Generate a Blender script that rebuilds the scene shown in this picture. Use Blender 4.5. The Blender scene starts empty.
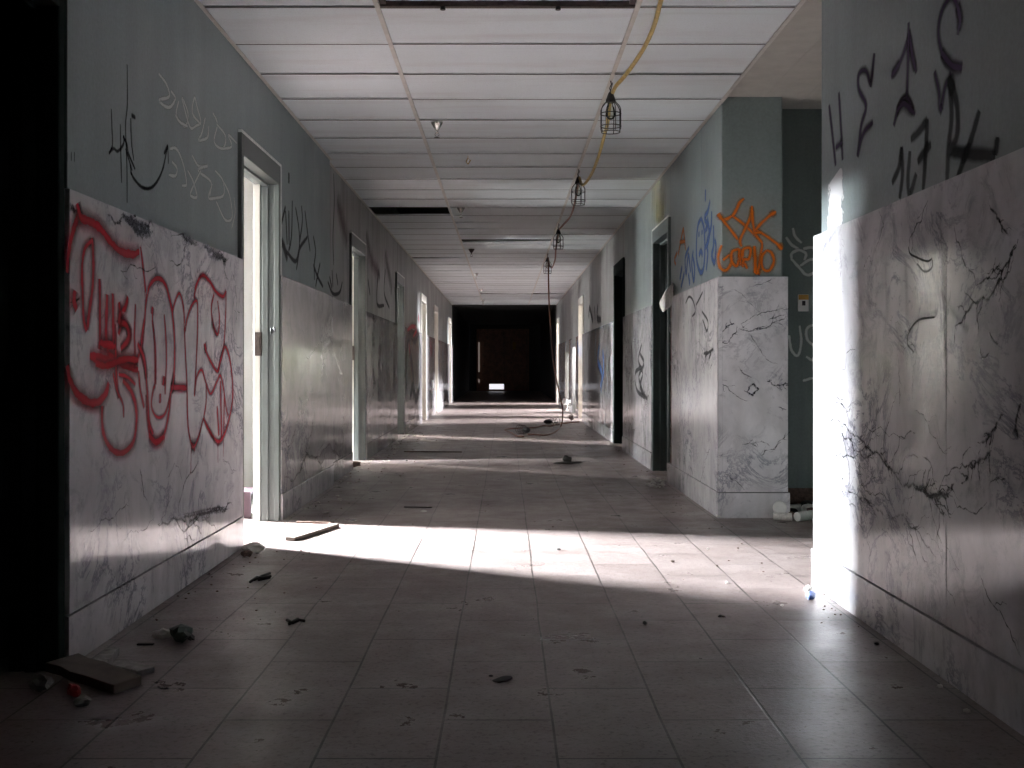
import bpy, bmesh, math, random
from mathutils import Vector, Matrix
random.seed(7)
S = bpy.context.scene
COL = S.collection
# ------------------------------------------------------------------ survey numbers
F = 1110.0; VX, VY = 505.7, 366.8; EYE = 0.985
LP, LM, LB = -1.466, -1.437, -1.431          # left wall: paint, marble, base faces
JOG = 0.034; YJ = 9.25                        # beyond YJ the left wall stands back
RP, RM, RB = 1.413, 1.385, 1.379             # right wall
CZ = 2.715; MZ = 1.573; BZ = 0.165; TOP = 3.15
TH = 0.135

def onX(x, y, X):
    Y = F * abs(X) / abs(x - VX)
    return Vector((X, Y, EYE + (VY - y) * Y / F))
def onY(x, y, Y):
    return Vector(((x - VX) * Y / F, Y, EYE + (VY - y) * Y / F))
def onFloor(x, y, z=0.0):
    Y = F * (EYE - z) / (y - VY)
    return Vector(((x - VX) * Y / F, Y, z))

# ------------------------------------------------------------------ node helpers
def new_mat(name):
    m = bpy.data.materials.new(name); m.use_nodes = True
    nt = m.node_tree; nt.nodes.clear()
    out = nt.nodes.new('ShaderNodeOutputMaterial')
    b = nt.nodes.new('ShaderNodeBsdfPrincipled')
    nt.links.new(b.outputs[0], out.inputs[0])
    return m, nt, b, out
def N(nt, t, **kw):
    n = nt.nodes.new(t)
    for k, v in kw.items():
        if k in n.inputs.keys(): n.inputs[k].default_value = v
        else: setattr(n, k, v)
    return n
def ramp(nt, fac, stops, interp='LINEAR'):
    r = nt.nodes.new('ShaderNodeValToRGB'); cr = r.color_ramp; cr.interpolation = interp
    while len(cr.elements) > 1: cr.elements.remove(cr.elements[-1])
    cr.elements[0].position = stops[0][0]; cr.elements[0].color = (*stops[0][1], 1)
    for p, c in stops[1:]:
        e = cr.elements.new(p); e.color = (*c, 1)
    nt.links.new(fac, r.inputs[0]); return r.outputs[0]
def g(v): return (v, v, v)
def pos(nt, scale=(1, 1, 1), loc=(0, 0, 0), rot=(0, 0, 0)):
    geo = nt.nodes.new('ShaderNodeNewGeometry'); mp = nt.nodes.new('ShaderNodeMapping')
    mp.inputs['Scale'].default_value = scale; mp.inputs['Location'].default_value = loc; mp.inputs['Rotation'].default_value = rot
    nt.links.new(geo.outputs['Position'], mp.inputs[0]); return mp.outputs[0]
def noise(nt, vec, scale, detail=4, rough=.6, dist=0):
    n = N(nt, 'ShaderNodeTexNoise', Scale=scale, Detail=detail, Roughness=rough, Distortion=dist)
    nt.links.new(vec, n.inputs['Vector']); return n.outputs['Fac']
def mix(nt, fac, a, b, mode='MIX'):
    m = nt.nodes.new('ShaderNodeMix'); m.data_type = 'RGBA'; m.blend_type = mode
    for s, v in ((m.inputs[0], fac), (m.inputs[6], a), (m.inputs[7], b)):
        if hasattr(v, 'is_linked') or hasattr(v, 'links'): nt.links.new(v, s)
        elif isinstance(v, (int, float)): s.default_value = v
        else: s.default_value = (*v, 1) if len(v) == 3 else v
    return m.outputs[2]
def bump(nt, b, h, strength=.3, dist=.01):
    n = N(nt, 'ShaderNodeBump', Strength=strength, Distance=dist)
    nt.links.new(h, n.inputs['Height']); nt.links.new(n.outputs[0], b.inputs['Normal'])

def simple(name, col, rough=.6, metal=0, var=.25, nscale=12, bmp=.15):
    m, nt, b, _ = new_mat(name)
    n = noise(nt, pos(nt), nscale, 5)
    c = ramp(nt, n, [(.3, tuple(v * (1 - var) for v in col)), (.7, tuple(min(1, v * (1 + var)) for v in col))])
    nt.links.new(c, b.inputs['Base Color'])
    b.inputs['Roughness'].default_value = rough; b.inputs['Metallic'].default_value = metal
    if bmp: bump(nt, b, n, bmp, .004)
    return m

# painted plaster: chalky grey green, streaked and patched
def paint_mat(name, col, dirt, dirtamt=.55, rough=.42, sk=1):
    m, nt, b, _ = new_mat(name)
    streak = noise(nt, pos(nt, (3, 3.5, .35)), 1.6, 6, .65)
    blot = noise(nt, pos(nt), 1.3, 6, .6)
    fine = noise(nt, pos(nt), 60, 3)
    base = mix(nt, ramp(nt, streak, [(.42, g(0)), (.68, g(sk))]), col, dirt)
    f2 = ramp(nt, blot, [(.5, g(0)), (.66, g(dirtamt))])
    base = mix(nt, f2, base, tuple(min(1, v * 1.25) for v in col))
    base = mix(nt, .12, base, ramp(nt, fine, [(.3, g(.1)), (.7, g(.8))]), 'OVERLAY')
    nt.links.new(base, b.inputs['Base Color'])
    nt.links.new(ramp(nt, blot, [(.3, g(rough - .1)), (.7, g(rough + .12))]), b.inputs['Roughness'])
    bump(nt, b, fine, .12, .003)
    return m
M_PAINT = paint_mat('grey_green_paint', (.20, .235, .235), (.15, .175, .175), .3, .42, .5)
M_PAINT_FAR = paint_mat('stained_paint', (.25, .25, .245), (.12, .11, .108), .4)
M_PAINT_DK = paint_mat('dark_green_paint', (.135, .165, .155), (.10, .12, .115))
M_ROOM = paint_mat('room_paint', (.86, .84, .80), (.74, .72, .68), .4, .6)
M_FARSHADE = simple('far_shade_wall', (.014, .015, .014), .7)  # darkness of the unlit far end put into the wall colour
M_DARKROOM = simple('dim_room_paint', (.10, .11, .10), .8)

# polished white marble with grey blue veins
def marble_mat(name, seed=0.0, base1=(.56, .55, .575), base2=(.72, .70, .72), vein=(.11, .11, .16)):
    m, nt, b, _ = new_mat(name)
    p = pos(nt, (1, 1, 1), (seed, seed * .7, seed * 1.3), (.5, .3, .7))
    p2 = pos(nt, (1, 1, .35), (seed + 3, 0, 0))
    w = N(nt, 'ShaderNodeTexNoise', Scale=2.2, Detail=9, Roughness=.72, Distortion=1.4); nt.links.new(p, w.inputs['Vector'])
    d = N(nt, 'ShaderNodeMath', operation='SUBTRACT'); nt.links.new(w.outputs['Fac'], d.inputs[0]); d.inputs[1].default_value = .5
    a = N(nt, 'ShaderNodeMath', operation='ABSOLUTE'); nt.links.new(d.outputs[0], a.inputs[0])
    thin = ramp(nt, a.outputs[0], [(0, g(1)), (.010, g(.7)), (.03, g(0))])
    gate = ramp(nt, noise(nt, p, 1.4, 2), [(.48, g(0)), (.60, g(.75))])
    mu = N(nt, 'ShaderNodeMath', operation='MULTIPLY'); nt.links.new(thin, mu.inputs[0]); nt.links.new(gate, mu.inputs[1])
    cloud = noise(nt, p, 2.6, 8, .65, .6)
    base = ramp(nt, cloud, [(.35, base1), (.6, base2)])
    streak = ramp(nt, noise(nt, p2, 9, 4, .5), [(.42, g(0)), (.72, g(.35))])
    base = mix(nt, streak, base, (.30, .28, .29))
    smudge = ramp(nt, noise(nt, p, 5, 9, .78, 1.0), [(.53, g(0)), (.68, g(.75))])
    base = mix(nt, smudge, base, (.24, .235, .27))
    base = mix(nt, mu.outputs[0], base, vein)
    nt.links.new(base, b.inputs['Base Color'])
    nt.links.new(ramp(nt, noise(nt, p2, 3, 5), [(.3, g(.08)), (.7, g(.2))]), b.inputs['Roughness'])
    b.inputs['Specular IOR Level'].default_value = .6
    bump(nt, b, noise(nt, p, 5, 2), .02, .003)
    return m
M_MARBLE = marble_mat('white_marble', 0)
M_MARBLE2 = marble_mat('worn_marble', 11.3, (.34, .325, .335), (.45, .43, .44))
M_MEDGE = simple('marble_joint', (.05, .045, .04), .8)

def stroke_mat(name, col, alpha=.9, rough=.45, grit=14, edge=.35, fade=.35):
    """paint or mineral band on a ribbon: UV v runs across, soft at both borders"""
    m, nt, b, out = new_mat(name)
    uv = nt.nodes.new('ShaderNodeUVMap'); uv.uv_map = 'UVMap'
    sp = nt.nodes.new('ShaderNodeSeparateXYZ'); nt.links.new(uv.outputs[0], sp.inputs[0])
    a = N(nt, 'ShaderNodeMath', operation='SUBTRACT'); nt.links.new(sp.outputs[1], a.inputs[0]); a.inputs[1].default_value = .5
    c = N(nt, 'ShaderNodeMath', operation='ABSOLUTE'); nt.links.new(a.outputs[0], c.inputs[0])
    n = noise(nt, pos(nt), grit, 6, .7)
    n2 = N(nt, 'ShaderNodeMath', operation='MULTIPLY_ADD'); nt.links.new(n, n2.inputs[0]); n2.inputs[1].default_value = fade; nt.links.new(c.outputs[0], n2.inputs[2])
    e = ramp(nt, n2.outputs[0], [(.5 - edge + fade * .5, g(alpha)), (.5 + fade * .25, g(0))])
    tr = nt.nodes.new('ShaderNodeBsdfTransparent'); mx = nt.nodes.new('ShaderNodeMixShader')
    nt.links.new(e, mx.inputs[0]); nt.links.new(tr.outputs[0], mx.inputs[1]); nt.links.new(b.outputs[0], mx.inputs[2])
    nt.links.new(mx.outputs[0], out.inputs[0])
    b.inputs['Base Color'].default_value = (*col, 1); b.inputs['Roughness'].default_value = max(rough, .6) if 'vein' not in name else rough
    b.inputs['Specular IOR Level'].default_value = .15
    return m
M_RED = stroke_mat('red_spray', (.40, .010, .028), .88, .5, 20, .47, .25)
M_BLACK = stroke_mat('black_spray', (.018, .018, .024), .82, .5, 25, .3, .25)
M_PURPLE = stroke_mat('purple_spray', (.045, .022, .07), .92, .5, 20, .42, .2)
M_ORANGE = stroke_mat('orange_spray', (.58, .15, .012), .85, .5, 18, .46, .25)
M_BLUE = stroke_mat('blue_spray', (.05, .11, .30), .9, .5, 20, .35, .2)
M_PALE = stroke_mat('pale_spray', (.80, .82, .78), .62, .6, 30, .35, .4)
M_GHOST = stroke_mat('washed_spray', (.95, .95, .97), .18, .3, 12, .45, .3)
M_VEIN = stroke_mat('marble_vein', (.055, .055, .095), .85, .2, 45, .5, 1.0)
M_VEINSOFT = stroke_mat('soft_marble_vein', (.13, .13, .17), .6, .2, 30, .5, 1.1)
M_SPACKLE = stroke_mat('spackle', (.72, .72, .72), .9, .7, 16, .2, .6)
M_REDHAZE = stroke_mat('red_haze', (.30, .05, .07), .45, .5, 8, .5, .5)
M_YELLOW = stroke_mat('yellow_spray', (.40, .34, .12), .28, .5, 8, .4, .5)
M_STAIN = stroke_mat('floor_stain', (.03, .02, .018), .6, .6, 10, .4, .9)

# terrazzo like floor tiles, 12 x 24 inch, staggered
def floor_mat():
    m, nt, b, _ = new_mat('dusty_floor_tile')
    geo = nt.nodes.new('ShaderNodeNewGeometry'); sp = nt.nodes.new('ShaderNodeSeparateXYZ'); nt.links.new(geo.outputs['Position'], sp.inputs[0])
    wob = noise(nt, pos(nt), .9, 2)
    cx = N(nt, 'ShaderNodeMath', operation='MULTIPLY_ADD'); nt.links.new(wob, cx.inputs[0]); cx.inputs[1].default_value = .02
    nt.links.new(sp.outputs[0], cx.inputs[2])
    # u = Y, v = X ; column lines at X = -.175 + .305 k, joints at Y = 3.40 + .61 k in one column, 3.095 in the next
    cy = N(nt, 'ShaderNodeMath', operation='ADD'); nt.links.new(sp.outputs[1], cy.inputs[0]); cy.inputs[1].default_value = -3.40 + 6.1 
    ax = N(nt, 'ShaderNodeMath', operation='ADD'); nt.links.new(cx.outputs[0], ax.inputs[0]); ax.inputs[1].default_value = .165 + 6.1
    cb = nt.nodes.new('ShaderNodeCombineXYZ'); nt.links.new(cy.outputs[0], cb.inputs[0]); nt.links.new(ax.outputs[0], cb.inputs[1])
    br = nt.nodes.new('ShaderNodeTexBrick'); nt.links.new(cb.outputs[0], br.inputs['Vector'])
    br.offset = .5; br.offset_frequency = 2; br.squash = 1
    br.inputs['Scale'].default_value = 1; br.inputs['Brick Width'].default_value = .61; br.inputs['Row Height'].default_value = .305
    br.inputs['Mortar Size'].default_value = .0042; br.inputs['Mortar Smooth'].default_value = .3
    br.inputs['Color1'].default_value = (.0, .0, .0, 1); br.inputs['Color2'].default_value = (1, 1, 1, 1); br.inputs['Mortar'].default_value = (.5, .5, .5, 1)
    tile = ramp(nt, br.outputs['Color'], [(0, (.155, .120, .112)), (1, (.215, .172, .163))])
    p = pos(nt)
    dust = noise(nt, p, 2.2, 7, .7, .4); spk = noise(nt, p, 55, 4, .7)
    base = mix(nt, ramp(nt, dust, [(.4, g(0)), (.7, g(.55))]), tile, (.235, .195, .19))
    base = mix(nt, ramp(nt, spk, [(.53, g(0)), (.66, g(.8))]), base, (.06, .042, .036))
    base = mix(nt, ramp(nt, noise(nt, pos(nt, (1.0, .5, 1), (5, 2, 0)), 5, 6, .75), [(.56, g(0)), (.75, g(.2))]), base, (.09, .07, .066))
    gate = ramp(nt, noise(nt, p, 3.5, 3), [(.3, g(.5)), (.6, g(1))])
    mf = N(nt, 'ShaderNodeMath', operation='MULTIPLY'); nt.links.new(br.outputs['Fac'], mf.inputs[0]); nt.links.new(gate, mf.inputs[1])
    base = mix(nt, mf.outputs[0], base, (.02, .015, .013))
    nt.links.new(base, b.inputs['Base Color'])
    nt.links.new(ramp(nt, noise(nt, pos(nt, (1, 1, 1), (9, 4, 0)), 3.2, 6, .7), [(.3, g(.22)), (.7, g(.55))]), b.inputs['Roughness'])
    h = N(nt, 'ShaderNodeMath', operation='MULTIPLY_ADD'); nt.links.new(mf.outputs[0], h.inputs[0]); h.inputs[1].default_value = -1.5
    tilt = N(nt, 'ShaderNodeMath', operation='MULTIPLY_ADD'); nt.links.new(dust, tilt.inputs[0]); tilt.inputs[1].default_value = .6; nt.links.new(spk, tilt.inputs[2])
    nt.links.new(tilt.outputs[0], h.inputs[2])
    bump(nt, b, h.outputs[0], .4, .004)
    return m
M_FLOOR = floor_mat()

def tile_mat():
    m, nt, b, _ = new_mat('acoustic_ceiling_tile')
    blot = noise(nt, pos(nt, (1, 1, 1)), .8, 5); fine = noise(nt, pos(nt), 130, 2)
    st = noise(nt, pos(nt, (.4, 3, 1)), 2.0, 4)
    base = ramp(nt, blot, [(.3, (.74, .79, .81)), (.6, (.82, .88, .91))])
    base = mix(nt, ramp(nt, st, [(.5, g(0)), (.75, g(.4))]), base, (.56, .53, .53))
    base = mix(nt, ramp(nt, fine, [(.55, g(0)), (.75, g(.3))]), base, (.40, .39, .38))
    nt.links.new(base, b.inputs['Base Color']); b.inputs['Roughness'].default_value = .55
    bump(nt, b, fine, .15, .002)
    return m
M_CTILE = tile_mat()
M_DULLPL = simple('dull_plaster', (.28, .265, .25), .9, 0, .4, 30, .5)
M_ACEIL = simple('alcove_plaster_tile', (.50, .48, .44), .7, 0, .08, 8)
M_JOINTSHADE = simple('ceiling_joint_shade', (.15, .14, .135), .8)
M_CGRID = simple('ceiling_bar_enamel', (.62, .60, .56), .35, 0, .12)
M_PLENUM = simple('plenum_dark', (.012, .011, .01), .9)
M_FRAME = simple('door_frame_enamel', (.10, .111, .107), .35, 0, .12, 6)
M_FRAMEW = simple('pale_lit_frame_enamel', (.74, .70, .64), .4, 0, .08, 6)  # on inner jambs this paleness is room light put into the colour
M_FRAMEDK = simple('dark_frame_enamel', (.010, .017, .015), .85, 0, .2, 6)
M_FRAMEGR = simple('teal_frame_enamel', (.085, .11, .108), .4, 0, .15, 6)
M_TRIM = simple('chipped_white_edge', (.72, .73, .70), .5, 0, .2, 30)
M_STEEL = simple('tarnished_steel', (.07, .05, .045), .5, .5, .3, 40)
M_CHROME = simple('chrome', (.75, .74, .72), .16, 1, .05, 20, .03)
M_BLACKPL = simple('black_wire', (.012, .012, .014), .45, 0, .2)
M_CORDY = simple('yellow_cord', (.52, .38, .13), .5, 0, .25, 30)
M_CORDR = simple('orange_brown_cord', (.20, .075, .045), .5, 0, .3, 30)
M_FRAMEDK.node_tree.nodes['Principled BSDF'].inputs['Specular IOR Level'].default_value = .08
M_WOOD = simple('dark_door_wood', (.40, .19, .12), .4, 0, .35, 8)
M_PLASTER = simple('crumbled_plaster', (.62, .60, .56), .9, 0, .25, 40, .5)
M_RUBBLE = simple('brown_rubble', (.12, .075, .06), .95, 0, .5, 40, .8)
M_DARKBIT = simple('dark_scrap', (.02, .017, .016), .7, 0, .4, 40)
M_GREENBIT = simple('dark_green_scrap', (.02, .04, .03), .5, 0, .4, 40)
M_PLANK = simple('old_plank', (.10, .075, .06), .7, 0, .3, 14)
M_WHITEPL = simple('white_plastic', (.78, .77, .74), .4, 0, .06, 20)
M_BLUEPL = simple('blue_wrapper', (.02, .05, .17), .35, 0, .4, 30)
M_REDPL = simple('red_scrap', (.38, .02, .02), .5, 0, .3, 30)
M_YELPL = simple('amber_plate', (.45, .24, .04), .5, 0, .2, 30)
M_MAROON = simple('maroon_board', (.045, .018, .026), .5, 0, .2, 10)
M_LEAF = simple('garden_leaf', (.20, .26, .05), .6, 0, .5, 10)
M_CONC = simple('window_wall_concrete', (.45, .44, .42), .8)
def glass_mat(name, a=.9, tint=(1, 1, 1)):
    m, nt, b, out = new_mat(name)
    tr = nt.nodes.new('ShaderNodeBsdfTransparent'); tr.inputs[0].default_value = (*tint, 1)
    gl = nt.nodes.new('ShaderNodeBsdfGlossy'); gl.inputs['Roughness'].default_value = .03
    fr = nt.nodes.new('ShaderNodeFresnel'); mx = nt.nodes.new('ShaderNodeMixShader')
    nt.links.new(fr.outputs[0], mx.inputs[0]); nt.links.new(tr.outputs[0], mx.inputs[1]); nt.links.new(gl.outputs[0], mx.inputs[2]); nt.links.new(mx.outputs[0], out.inputs[0])
    return m
M_GLASS = glass_mat('window_glass', .9, (.93, .95, .96))
M_BULB = glass_mat('bulb_glass', .8, (.92, .92, .88))
def emit_mat(name, col, s):
    m = bpy.data.materials.new(name); m.use_nodes = True; nt = m.node_tree; nt.nodes.clear()
    o = nt.nodes.new('ShaderNodeOutputMaterial'); e = nt.nodes.new('ShaderNodeEmission')
    e.inputs[0].default_value = (*col, 1); e.inputs[1].default_value = s; nt.links.new(e.outputs[0], o.inputs[0]); return m

# ------------------------------------------------------------------ mesh helpers
class MB:
    def __init__(s): s.v = []; s.f = []; s.m = []; s.uv = []
    def face(s, idx, m=0, uv=None):
        s.f.append(tuple(idx)); s.m.append(m); s.uv.append(uv or [(0, .5)] * len(idx))
    def box(s, x0, x1, y0, y1, z0, z1, m=0, R=None, c=None):
        b = len(s.v)
        P = [Vector((x, y, z)) for z in (z0, z1) for y in (y0, y1) for x in (x0, x1)]
        if R is not None: P = [R @ p + Vector(c) for p in P]
        s.v += P
        for q in ((0, 2, 3, 1), (4, 5, 7, 6), (0, 1, 5, 4), (2, 6, 7, 3), (0, 4, 6, 2), (1, 3, 7, 5)): s.face([b + i for i in q], m)
        return s
    def tube(s, pts, r, n=8, m=0, cap=True):
        pts = [Vector(p) for p in pts]; rr = r if isinstance(r, (list, tuple)) else [r] * len(pts)
        b = len(s.v); up = None
        for i, p in enumerate(pts):
            t = (pts[min(i + 1, len(pts) - 1)] - pts[max(i - 1, 0)])
            if t.length < 1e-9: t = Vector((0, 0, 1))
            t.normalize()
            if up is None or abs(up.dot(t)) > .98:
                up = Vector((0, 0, 1)) if abs(t.z) < .9 else Vector((1, 0, 0))
            u = t.cross(up).normalized(); w = u.cross(t).normalized(); up = w
            for k in range(n):
                a = 2 * math.pi * k / n; s.v.append(p + (u * math.cos(a) + w * math.sin(a)) * rr[i])
        for i in range(len(pts) - 1):
            for k in range(n):
                a = b + i * n + k; c = b + i * n + (k + 1) % n
                s.face((a, c, c + n, a + n), m)
        if cap:
            s.face([b + k for k in range(n)][::-1], m); s.face([b + (len(pts) - 1) * n + k for k in range(n)], m)
        return s
    def lathe(s, prof, c, n=20, m=0, axis='z'):
        b = len(s.v); c = Vector(c)
        for r, h in prof:
            for k in range(n):
                a = 2 * math.pi * k / n
                q = Vector((r * math.cos(a), r * math.sin(a), h))
                if axis == 'y': q = Vector((q.x, q.z, q.y))
                if axis == 'x': q = Vector((q.z, q.y, q.x))
                s.v.append(c + q)
        for i in range(len(prof) - 1):
            for k in range(n):
                a = b + i * n + k; d = b + i * n + (k + 1) % n
                s.face((a, d, d + n, a + n), m)
        return s
    def ring(s, c, R, r, n=24, m=0):
        s.tube([Vector(c) + Vector((R * math.cos(2 * math.pi * k / n), R * math.sin(2 * math.pi * k / n), 0)) for k in range(n + 1)], r, 6, m, False); return s
    def build(s, name, mats, parent=None, smooth=False, bevel=0, seg=2, norm=True):
        me = bpy.data.meshes.new(name); me.from_pydata([tuple(p) for p in s.v], [], s.f)
        if not isinstance(mats, (list, tuple)): mats = [mats]
        for m in mats: me.materials.append(m)
        me.polygons.foreach_set('material_index', s.m)
        ul = me.uv_layers.new(name='UVMap'); k = 0
        for u in s.uv:
            for q in u: ul.data[k].uv = q; k += 1
        if norm:
            bm = bmesh.new(); bm.from_mesh(me); bmesh.ops.recalc_face_normals(bm, faces=bm.faces); bm.to_mesh(me); bm.free()
        if smooth:
            me.polygons.foreach_set('use_smooth', [True] * len(me.polygons))
        me.update()
        o = bpy.data.objects.new(name, me); COL.objects.link(o)
        if parent is not None: o.parent = parent; o.matrix_parent_inverse = parent.matrix_world.inverted() if False else Matrix.Translation(-Vector(parent.location))
        if bevel:
            bv = o.modifiers.new('edge', 'BEVEL'); bv.width = bevel; bv.segments = seg; bv.limit_method = 'ANGLE'; bv.angle_limit = math.radians(50)
        return o
def tag(o, label=None, cat=None, group=None, kind=None):
    if label: o['label'] = label
    if cat: o['category'] = cat
    if group: o['group'] = group
    if kind: o['kind'] = kind
    return o
def empty(name, loc=(0, 0, 0)):
    o = bpy.data.objects.new(name, None); COL.objects.link(o); o.location = loc; o.empty_display_size = .1; return o

def catmull(P, n=6):
    if len(P) < 3: 
        return [P[0].lerp(P[1], i / n) for i in range(n + 1)]
    Q = [P[0] + (P[0] - P[1])] + P + [P[-1] + (P[-1] - P[-2])]; out = []
    for i in range(1, len(Q) - 2):
        a, b, c, d = Q[i - 1:i + 3]
        for k in range(n):
            t = k / n
            out.append(.5 * ((2 * b) + (c - a) * t + (2 * a - 5 * b + 4 * c - d) * t * t + (3 * b - a - 3 * c + d) * t ** 3))
    out.append(P[-1]); return out
LIFT = [0]
def ribbon(mb, P, nrm, w, m=0, smooth=6, taper=.7, off=.0006):
    """P: world points on a plane with outward normal nrm; w width in metres"""
    P = catmull([Vector(p) for p in P], smooth) if smooth else [Vector(p) for p in P]
    LIFT[0] = (LIFT[0] + 1) % 12; o = nrm * (off + .00008 * LIFT[0])
    b = len(mb.v); n = len(P)
    for i, p in enumerate(P):
        t = P[min(i + 1, n - 1)] - P[max(i - 1, 0)]
        if t.length < 1e-9: t = Vector((0, 0, 1))
        s = t.normalized().cross(nrm).normalized()
        e = min(i, n - 1 - i) / max(1, n * .15); ww = w * (taper + (1 - taper) * min(1, e)) / 2
        mb.v.append(p + o + s * ww); mb.v.append(p + o - s * ww)
    for i in range(n - 1):
        a = b + 2 * i; mb.face((a, a + 1, a + 3, a + 2), m, [(0, 0), (0, 1), (1, 1), (1, 0)])
def crop(ox, oy, sc, pts): return [(ox + x * sc, oy + y * sc) for x, y in pts]
def jag(P, depth, amp, rng):
    for _ in range(depth):
        Q = [P[0]]
        for a, b in zip(P, P[1:]):
            d = b - a; mid = (a + b) / 2
            r = Vector((rng.uniform(-1, 1), rng.uniform(-1, 1), rng.uniform(-1, 1))) * d.length * amp
            Q += [mid + r, b]
        P = Q
    return P
def vein(mb, P, nrm, w, m=1, branches=3, rng=random, spread=.35):
    P = [Vector(p) for p in P]
    def flat(Q): return [q - nrm * (q - P[0]).dot(nrm) for q in Q]
    main = flat(jag(P, 3, .16, rng)); ribbon(mb, main, nrm, w, m, 0, .3, .0006)
    for _ in range(branches):
        i = rng.randrange(0, len(main) - 2); d = (main[-1] - main[0]) * rng.uniform(.15, spread)
        a = rng.uniform(-1.1, 1.1); R = Matrix.Rotation(a, 3, nrm)
        q = main[i] + R @ d
        ribbon(mb, flat(jag([main[i], q], 4, .18, rng)), nrm, w * rng.uniform(.25, .6), m, 0, .3, .0006)
NX = Vector((1, 0, 0)); NmX = Vector((-1, 0, 0)); NmY = Vector((0, -1, 0)); NZ = Vector((0, 0, 1))

FAT = 1.45
def graffiti(name, label, mat, strokes, conv, nrm, parent, off=.0006):
    """strokes: list of (width_m, [(px,py)...])"""
    mb = MB()
    for w, pts in strokes:
        ribbon(mb, [conv(x, y) for x, y in pts], nrm, w * FAT, 0, 5, .75, off)
    o = mb.build(name, mat, parent, norm=False); o['label'] = label
    return o

# ------------------------------------------------------------------ setting
def lx(Y): return -JOG if Y > YJ - .01 else 0.0
LDOORS = [(2.55, 3.64), (6.07, 7.13), (10.65, 11.74), (15.1, 16.2), (19.5, 20.7), (23.1, 24.3), (29.0, 30.2)]
RDOORS = [(9.5, 10.55), (13.15, 14.3), (20.1, 21.3), (29.1, 30.3)]
HOLES = [(22.0, 23.6, 1.42), (24.4, 25.9, 1.33)]          # low breaches on the right
HEAD = 2.27

fl = MB(); fl.box(-4.75, 4.75, -3, 45.2, -.12, 0)
floor = tag(fl.build('floor', M_FLOOR), kind='structure')

wl = MB()
ys = [-3.0] + [v for d in LDOORS for v in d] + [31.0]
segL = [(ys[i], ys[i + 1]) for i in range(0, len(ys), 2)]
def lseg(mb, a, b, z0, z1):
    if a < YJ < b:
        mb.box(LP - TH, LP, a, YJ, z0, z1); mb.box(LP - JOG - TH + .02, LP - JOG, YJ, b, z0, z1, 1)
    else:
        x = LP + lx(a); mb.box(x - TH, x, a, b, z0, z1, 1 if a > YJ else 0)
for a, b in segL: lseg(wl, a, b, 0, TOP)
for a, b in LDOORS: lseg(wl, a, b, HEAD, TOP)
wall_left = tag(wl.build('wall_left', [M_PAINT, M_PAINT_FAR]), kind='structure')

wr = MB()
wr.box(RP, RP + .24, -3, 4.97, 0, TOP)
wr.box(RP, 1.81, 7.26, 8.0, 0, TOP, 0)
wr.box(RP, RP + TH, 8.0, 9.5, 0, TOP, 0)
segR = [(10.55, 13.15), (14.3, 20.1), (21.3, 29.1), (30.3, 31.0)]
for a, b in segR:
    if a == 21.3:
        wr.box(RP, RP + TH, 21.3, 22.0, 0, TOP, 1); wr.box(RP, RP + TH, 23.6, 24.4, 0, TOP, 1); wr.box(RP, RP + TH, 25.9, 29.1, 0, TOP, 1)
        for h0, h1, hz in HOLES: wr.box(RP, RP + TH, h0, h1, hz, TOP, 1)
    else: wr.box(RP, RP + TH, a, b, 0, TOP, 1 if a > 12 else 0)
for a, b in RDOORS: wr.box(RP, RP + TH, a, b, HEAD, TOP, 1 if a > 12 else 0)
wall_right = tag(wr.build('wall_right', [M_PAINT, M_PAINT_FAR], bevel=.006), kind='structure')

# marble wainscot with its veins in the same mesh
def slab(mb, x0, x1, y0, y1, z0, z1): mb.box(x0, x1, y0, y1, z0, z1)
def wains(parent, side, a, b, mats, joints=(), zt=MZ, fn=None, label=None):
    mb = MB(); edges = [a] + [j for j in joints if a < j < b] + [b]
    for p, q in zip(edges, edges[1:]):
        gq = .0015
        if side == 'L':
            j = lx((a + b) / 2 if not (a < YJ < b) else p); mb.box(LP + j, LM + j, p + gq, q - gq, BZ + .004, zt)
        else: mb.box(RM, RP, p + gq, q - gq, BZ + .004, zt)
    if fn: fn(mb)
    o = mb.build('marble_wainscot', mats, parent, bevel=.006, seg=3, norm=False)
    bm = bmesh.new(); bm.from_mesh(o.data); bm.free()
    return o
def fixbox(o): return o

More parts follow.
